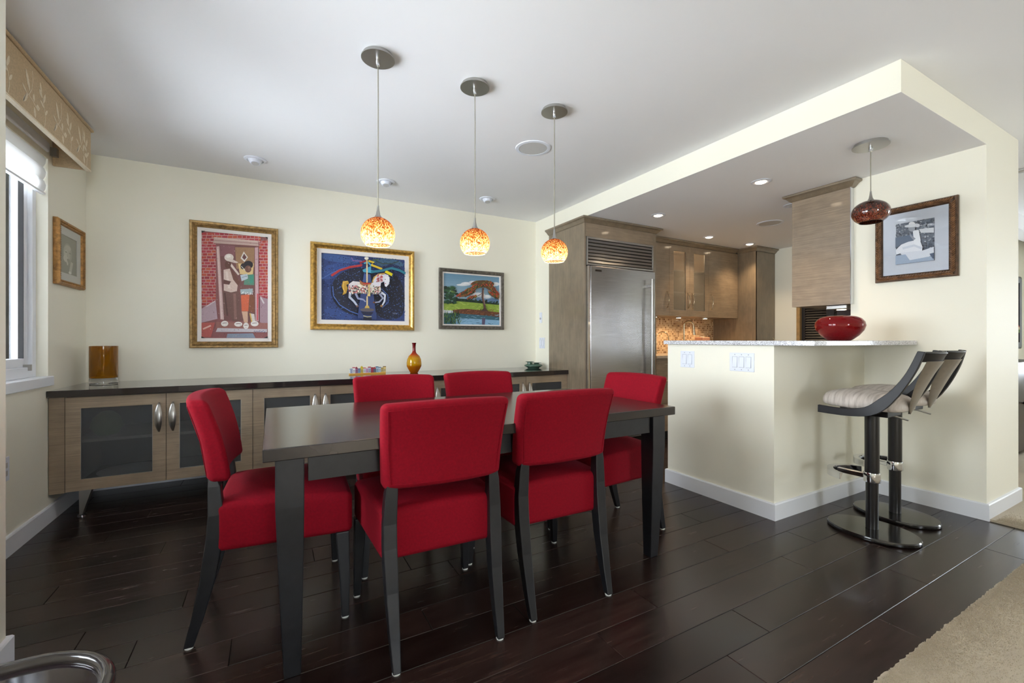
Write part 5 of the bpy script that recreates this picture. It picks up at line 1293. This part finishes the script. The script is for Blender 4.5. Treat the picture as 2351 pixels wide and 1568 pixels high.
hc_ = empty('hanging_cabinet', 'taupe wall cabinet hung over the bar end with a hood light', 'cabinet', (3.9, 1.81, 1.345)); P2 = (-3.9, -1.81, -1.345)
bx(3.722, 4.098, 1.622, 2.012, 1.345, 2.196).build('carcass', 'taupe', hc_).location = P2
bx(3.703, 3.7215, 1.604, 2.012, 1.345, 2.196).build('door', 'taupe', hc_).location = P2
bx(3.700, 3.7449, 1.598, 1.6035, 1.345, 2.196).build('edge_strip', 'chrome', hc_).location = P2
MB().sweep(CROWN, [(4.09, 2.012, 2.196), (3.703, 2.012), (3.703, 1.598), (3.744, 1.598)]).build('crown_moulding', 'taupe_v', hc_, smooth=40).location = P2
hd2 = bx(3.78, 4.02, 1.66, 1.80, 1.315, 1.3448).build('hood_insert', 'steel', hc_, bevel=0.004); hd2.location = P2
MB().lathe([(0, -0.003), (0.03, -0.003), (0.03, 0), (0, 0)], 24, (3.88, 1.74, 1.3148)).build('hood_lamp', 'lamp_glow', hd2)
light('hood_beam', 'SPOT', (-0.02, -0.07, -0.04), 1.5, (1.0, 0.76, 0.48), hc_, 0.02, (0, 0, 0), math.radians(120), 0.8)
tag(bx(4.092, 4.099, 1.63, 1.868, 0.9, 1.344).build('splash_panel', plain('dark_polished_panel', rgb(60, 48, 50), 0.1, coat=0.5)), 'dark polished splash panel under the hanging cabinet', 'panel')

# ================================================================== HALL BEYOND THE END WALL
cs = empty('console_cabinet', 'dark brown console cabinet in the hall past the end wall', 'cabinet', (6.1, 1.5, 0.012)); P3 = (-6.1, -1.5, -0.012)
MAT['mahogany'] = plain('dark_mahogany', rgb(44, 26, 26), 0.3, var=0.3, vscale=14)
bx(5.3, 6.9, 1.27, 1.72, 0.05, 0.845).build('carcass', 'mahogany', cs).location = P3
bx(5.27, 6.93, 1.25, 1.735, 0.845, 0.875).build('top', 'mahogany', cs, bevel=0.004).location = P3
for i in range(4):
    d = bx(5.32 + i * 0.39, 5.70 + i * 0.39, 1.255, 1.27, 0.10, 0.82).build('door', 'mahogany', cs); d.location = P3
    MB().lathe([(0, -0.012), (0.012, -0.01), (0.012, 0.006), (0, 0.012)], 14, (5.67 + i * 0.39, 1.243, 0.5)).build('knob', 'bronze', d, smooth=60)
for x in (5.32, 6.85):
    for y in (1.29, 1.67): bx(x, x + 0.05, y, y + 0.05, 0.013, 0.05).build('foot', 'mahogany', cs).location = P3
lp = empty('stained_glass_lamp', 'table lamp with red and yellow stained glass shade on the console', 'lamp', (6.02, 1.40, 0.875))
MB().lathe([(0, 0), (0.075, 0), (0.078, 0.01), (0.05, 0.025), (0.028, 0.05), (0.022, 0.10), (0.03, 0.20), (0.036, 0.235), (0.02, 0.26), (0.0, 0.27)], 28).build('base', 'bronze', lp, smooth=50)
MAT['glass_red'] = plain('red_art_glass', rgb(176, 30, 30), 0.2); MAT['glass_yellow'] = plain('yellow_art_glass', rgb(232, 206, 60), 0.2); MAT['glass_cream'] = plain('cream_art_glass', rgb(226, 206, 170), 0.25); MAT['glass_green'] = plain('green_art_glass', rgb(120, 140, 90), 0.25)
rows = [(0.27, 0.300, 0.135, 0.135), (0.300, 0.325, 0.135, 0.133), (0.325, 0.36, 0.133, 0.118), (0.36, 0.395, 0.118, 0.09), (0.395, 0.43, 0.09, 0.05)]
cols = ['glass_green', 'glass_cream', 'glass_red', 'glass_yellow', 'glass_red']
for ri, (z0, z1, r0, r1) in enumerate(rows):
    for k in range(12):
        a0, a1 = 2 * PI * k / 12, 2 * PI * (k + 1) / 12
        def pt(r, a, z): return (r * math.cos(a), r * math.sin(a), z)
        if ri < 2:
            q = [pt(r0, a0, z0), pt(r0, a1, z0), pt(r1, a1, z1), pt(r1, a0, z1)]; qi = [pt(r0 - .003, a0, z0), pt(r0 - .003, a1, z0), pt(r1 - .003, a1, z1), pt(r1 - .003, a0, z1)]
            MB().loft([q, qi]).build('glass_piece', cols[ri], lp)
        else:
            for tri, cc in (([pt(r0, a0, z0), pt(r0, a1, z0), pt(r1, a1, z1)], 'glass_red'), ([pt(r0, a0, z0), pt(r1, a1, z1), pt(r1, a0, z1)], 'glass_yellow')):
                MB().loft([tri, [(p[0] * .97, p[1] * .97, p[2]) for p in tri]]).build('glass_piece', cc, lp)
MB().lathe([(0, 0.43), (0.05, 0.43), (0.03, 0.445), (0.006, 0.45), (0.014, 0.462), (0.004, 0.475), (0.009, 0.482), (0, 0.49)], 20).build('finial', 'bronze', lp, smooth=50)
mr = empty('wall_mirror', 'black framed mirror on the hall wall above the console', 'mirror', (7.5, 1.749, 1.42))
frame_ring(1.5, 0.9, [(0, 0), (0, 0.025), (0.02, 0.035), (0.08, 0.03), (0.085, 0)]).build('frame', 'black_wood', mr)
bx(-0.67, 0.67, -0.012, -0.002, -0.37, 0.37).build('mirror_glass', plain('mirror_silver', rgb(190, 200, 212), 0.03, 1.0), mr)

# ================================================================== NEAR LEFT CORNER
st = empty('side_table', 'glossy dark side table corner at the bottom left', 'table', (-0.425, 0.768, 0.012))
MAT['table_gloss'] = plain('dark_gloss_top', rgb(40, 30, 36), 0.06, coat=0.6)
MAT['table_rim'] = plain('dark_rim', rgb(52, 46, 44), 0.18, coat=0.5)
def rr(hx, hy, r, n=10):
    pts = []
    for cx, cy, a0 in ((hx - r, hy - r, 0), (-hx + r, hy - r, 90), (-hx + r, -hy + r, 180), (hx - r, -hy + r, 270)):
        for i in range(n + 1):
            a = math.radians(a0 + 90 * i / n); pts.append((cx + r * math.cos(a), cy + r * math.sin(a)))
    return pts
MB().prism(rr(0.20, 0.25, 0.13), 'z', 0.50, 0.53).build('tabletop', 'table_gloss', st, bevel=0.002)
pth = [(x, y, 0.532) for x, y in rr(0.198, 0.248, 0.128)]
MB().tube(pth + pth[:2], 0.011, 10).build('rim', 'table_rim', st, smooth=60)
for sx in (-1, 1):
    for sy in (-1, 1): MB().loft([sq(sx * 0.15, sy * 0.20, 0.0005, .024, .024), sq(sx * 0.14, sy * 0.19, 0.50, .034, .034)]).build('leg', 'black_wood', st, bevel=0.002)
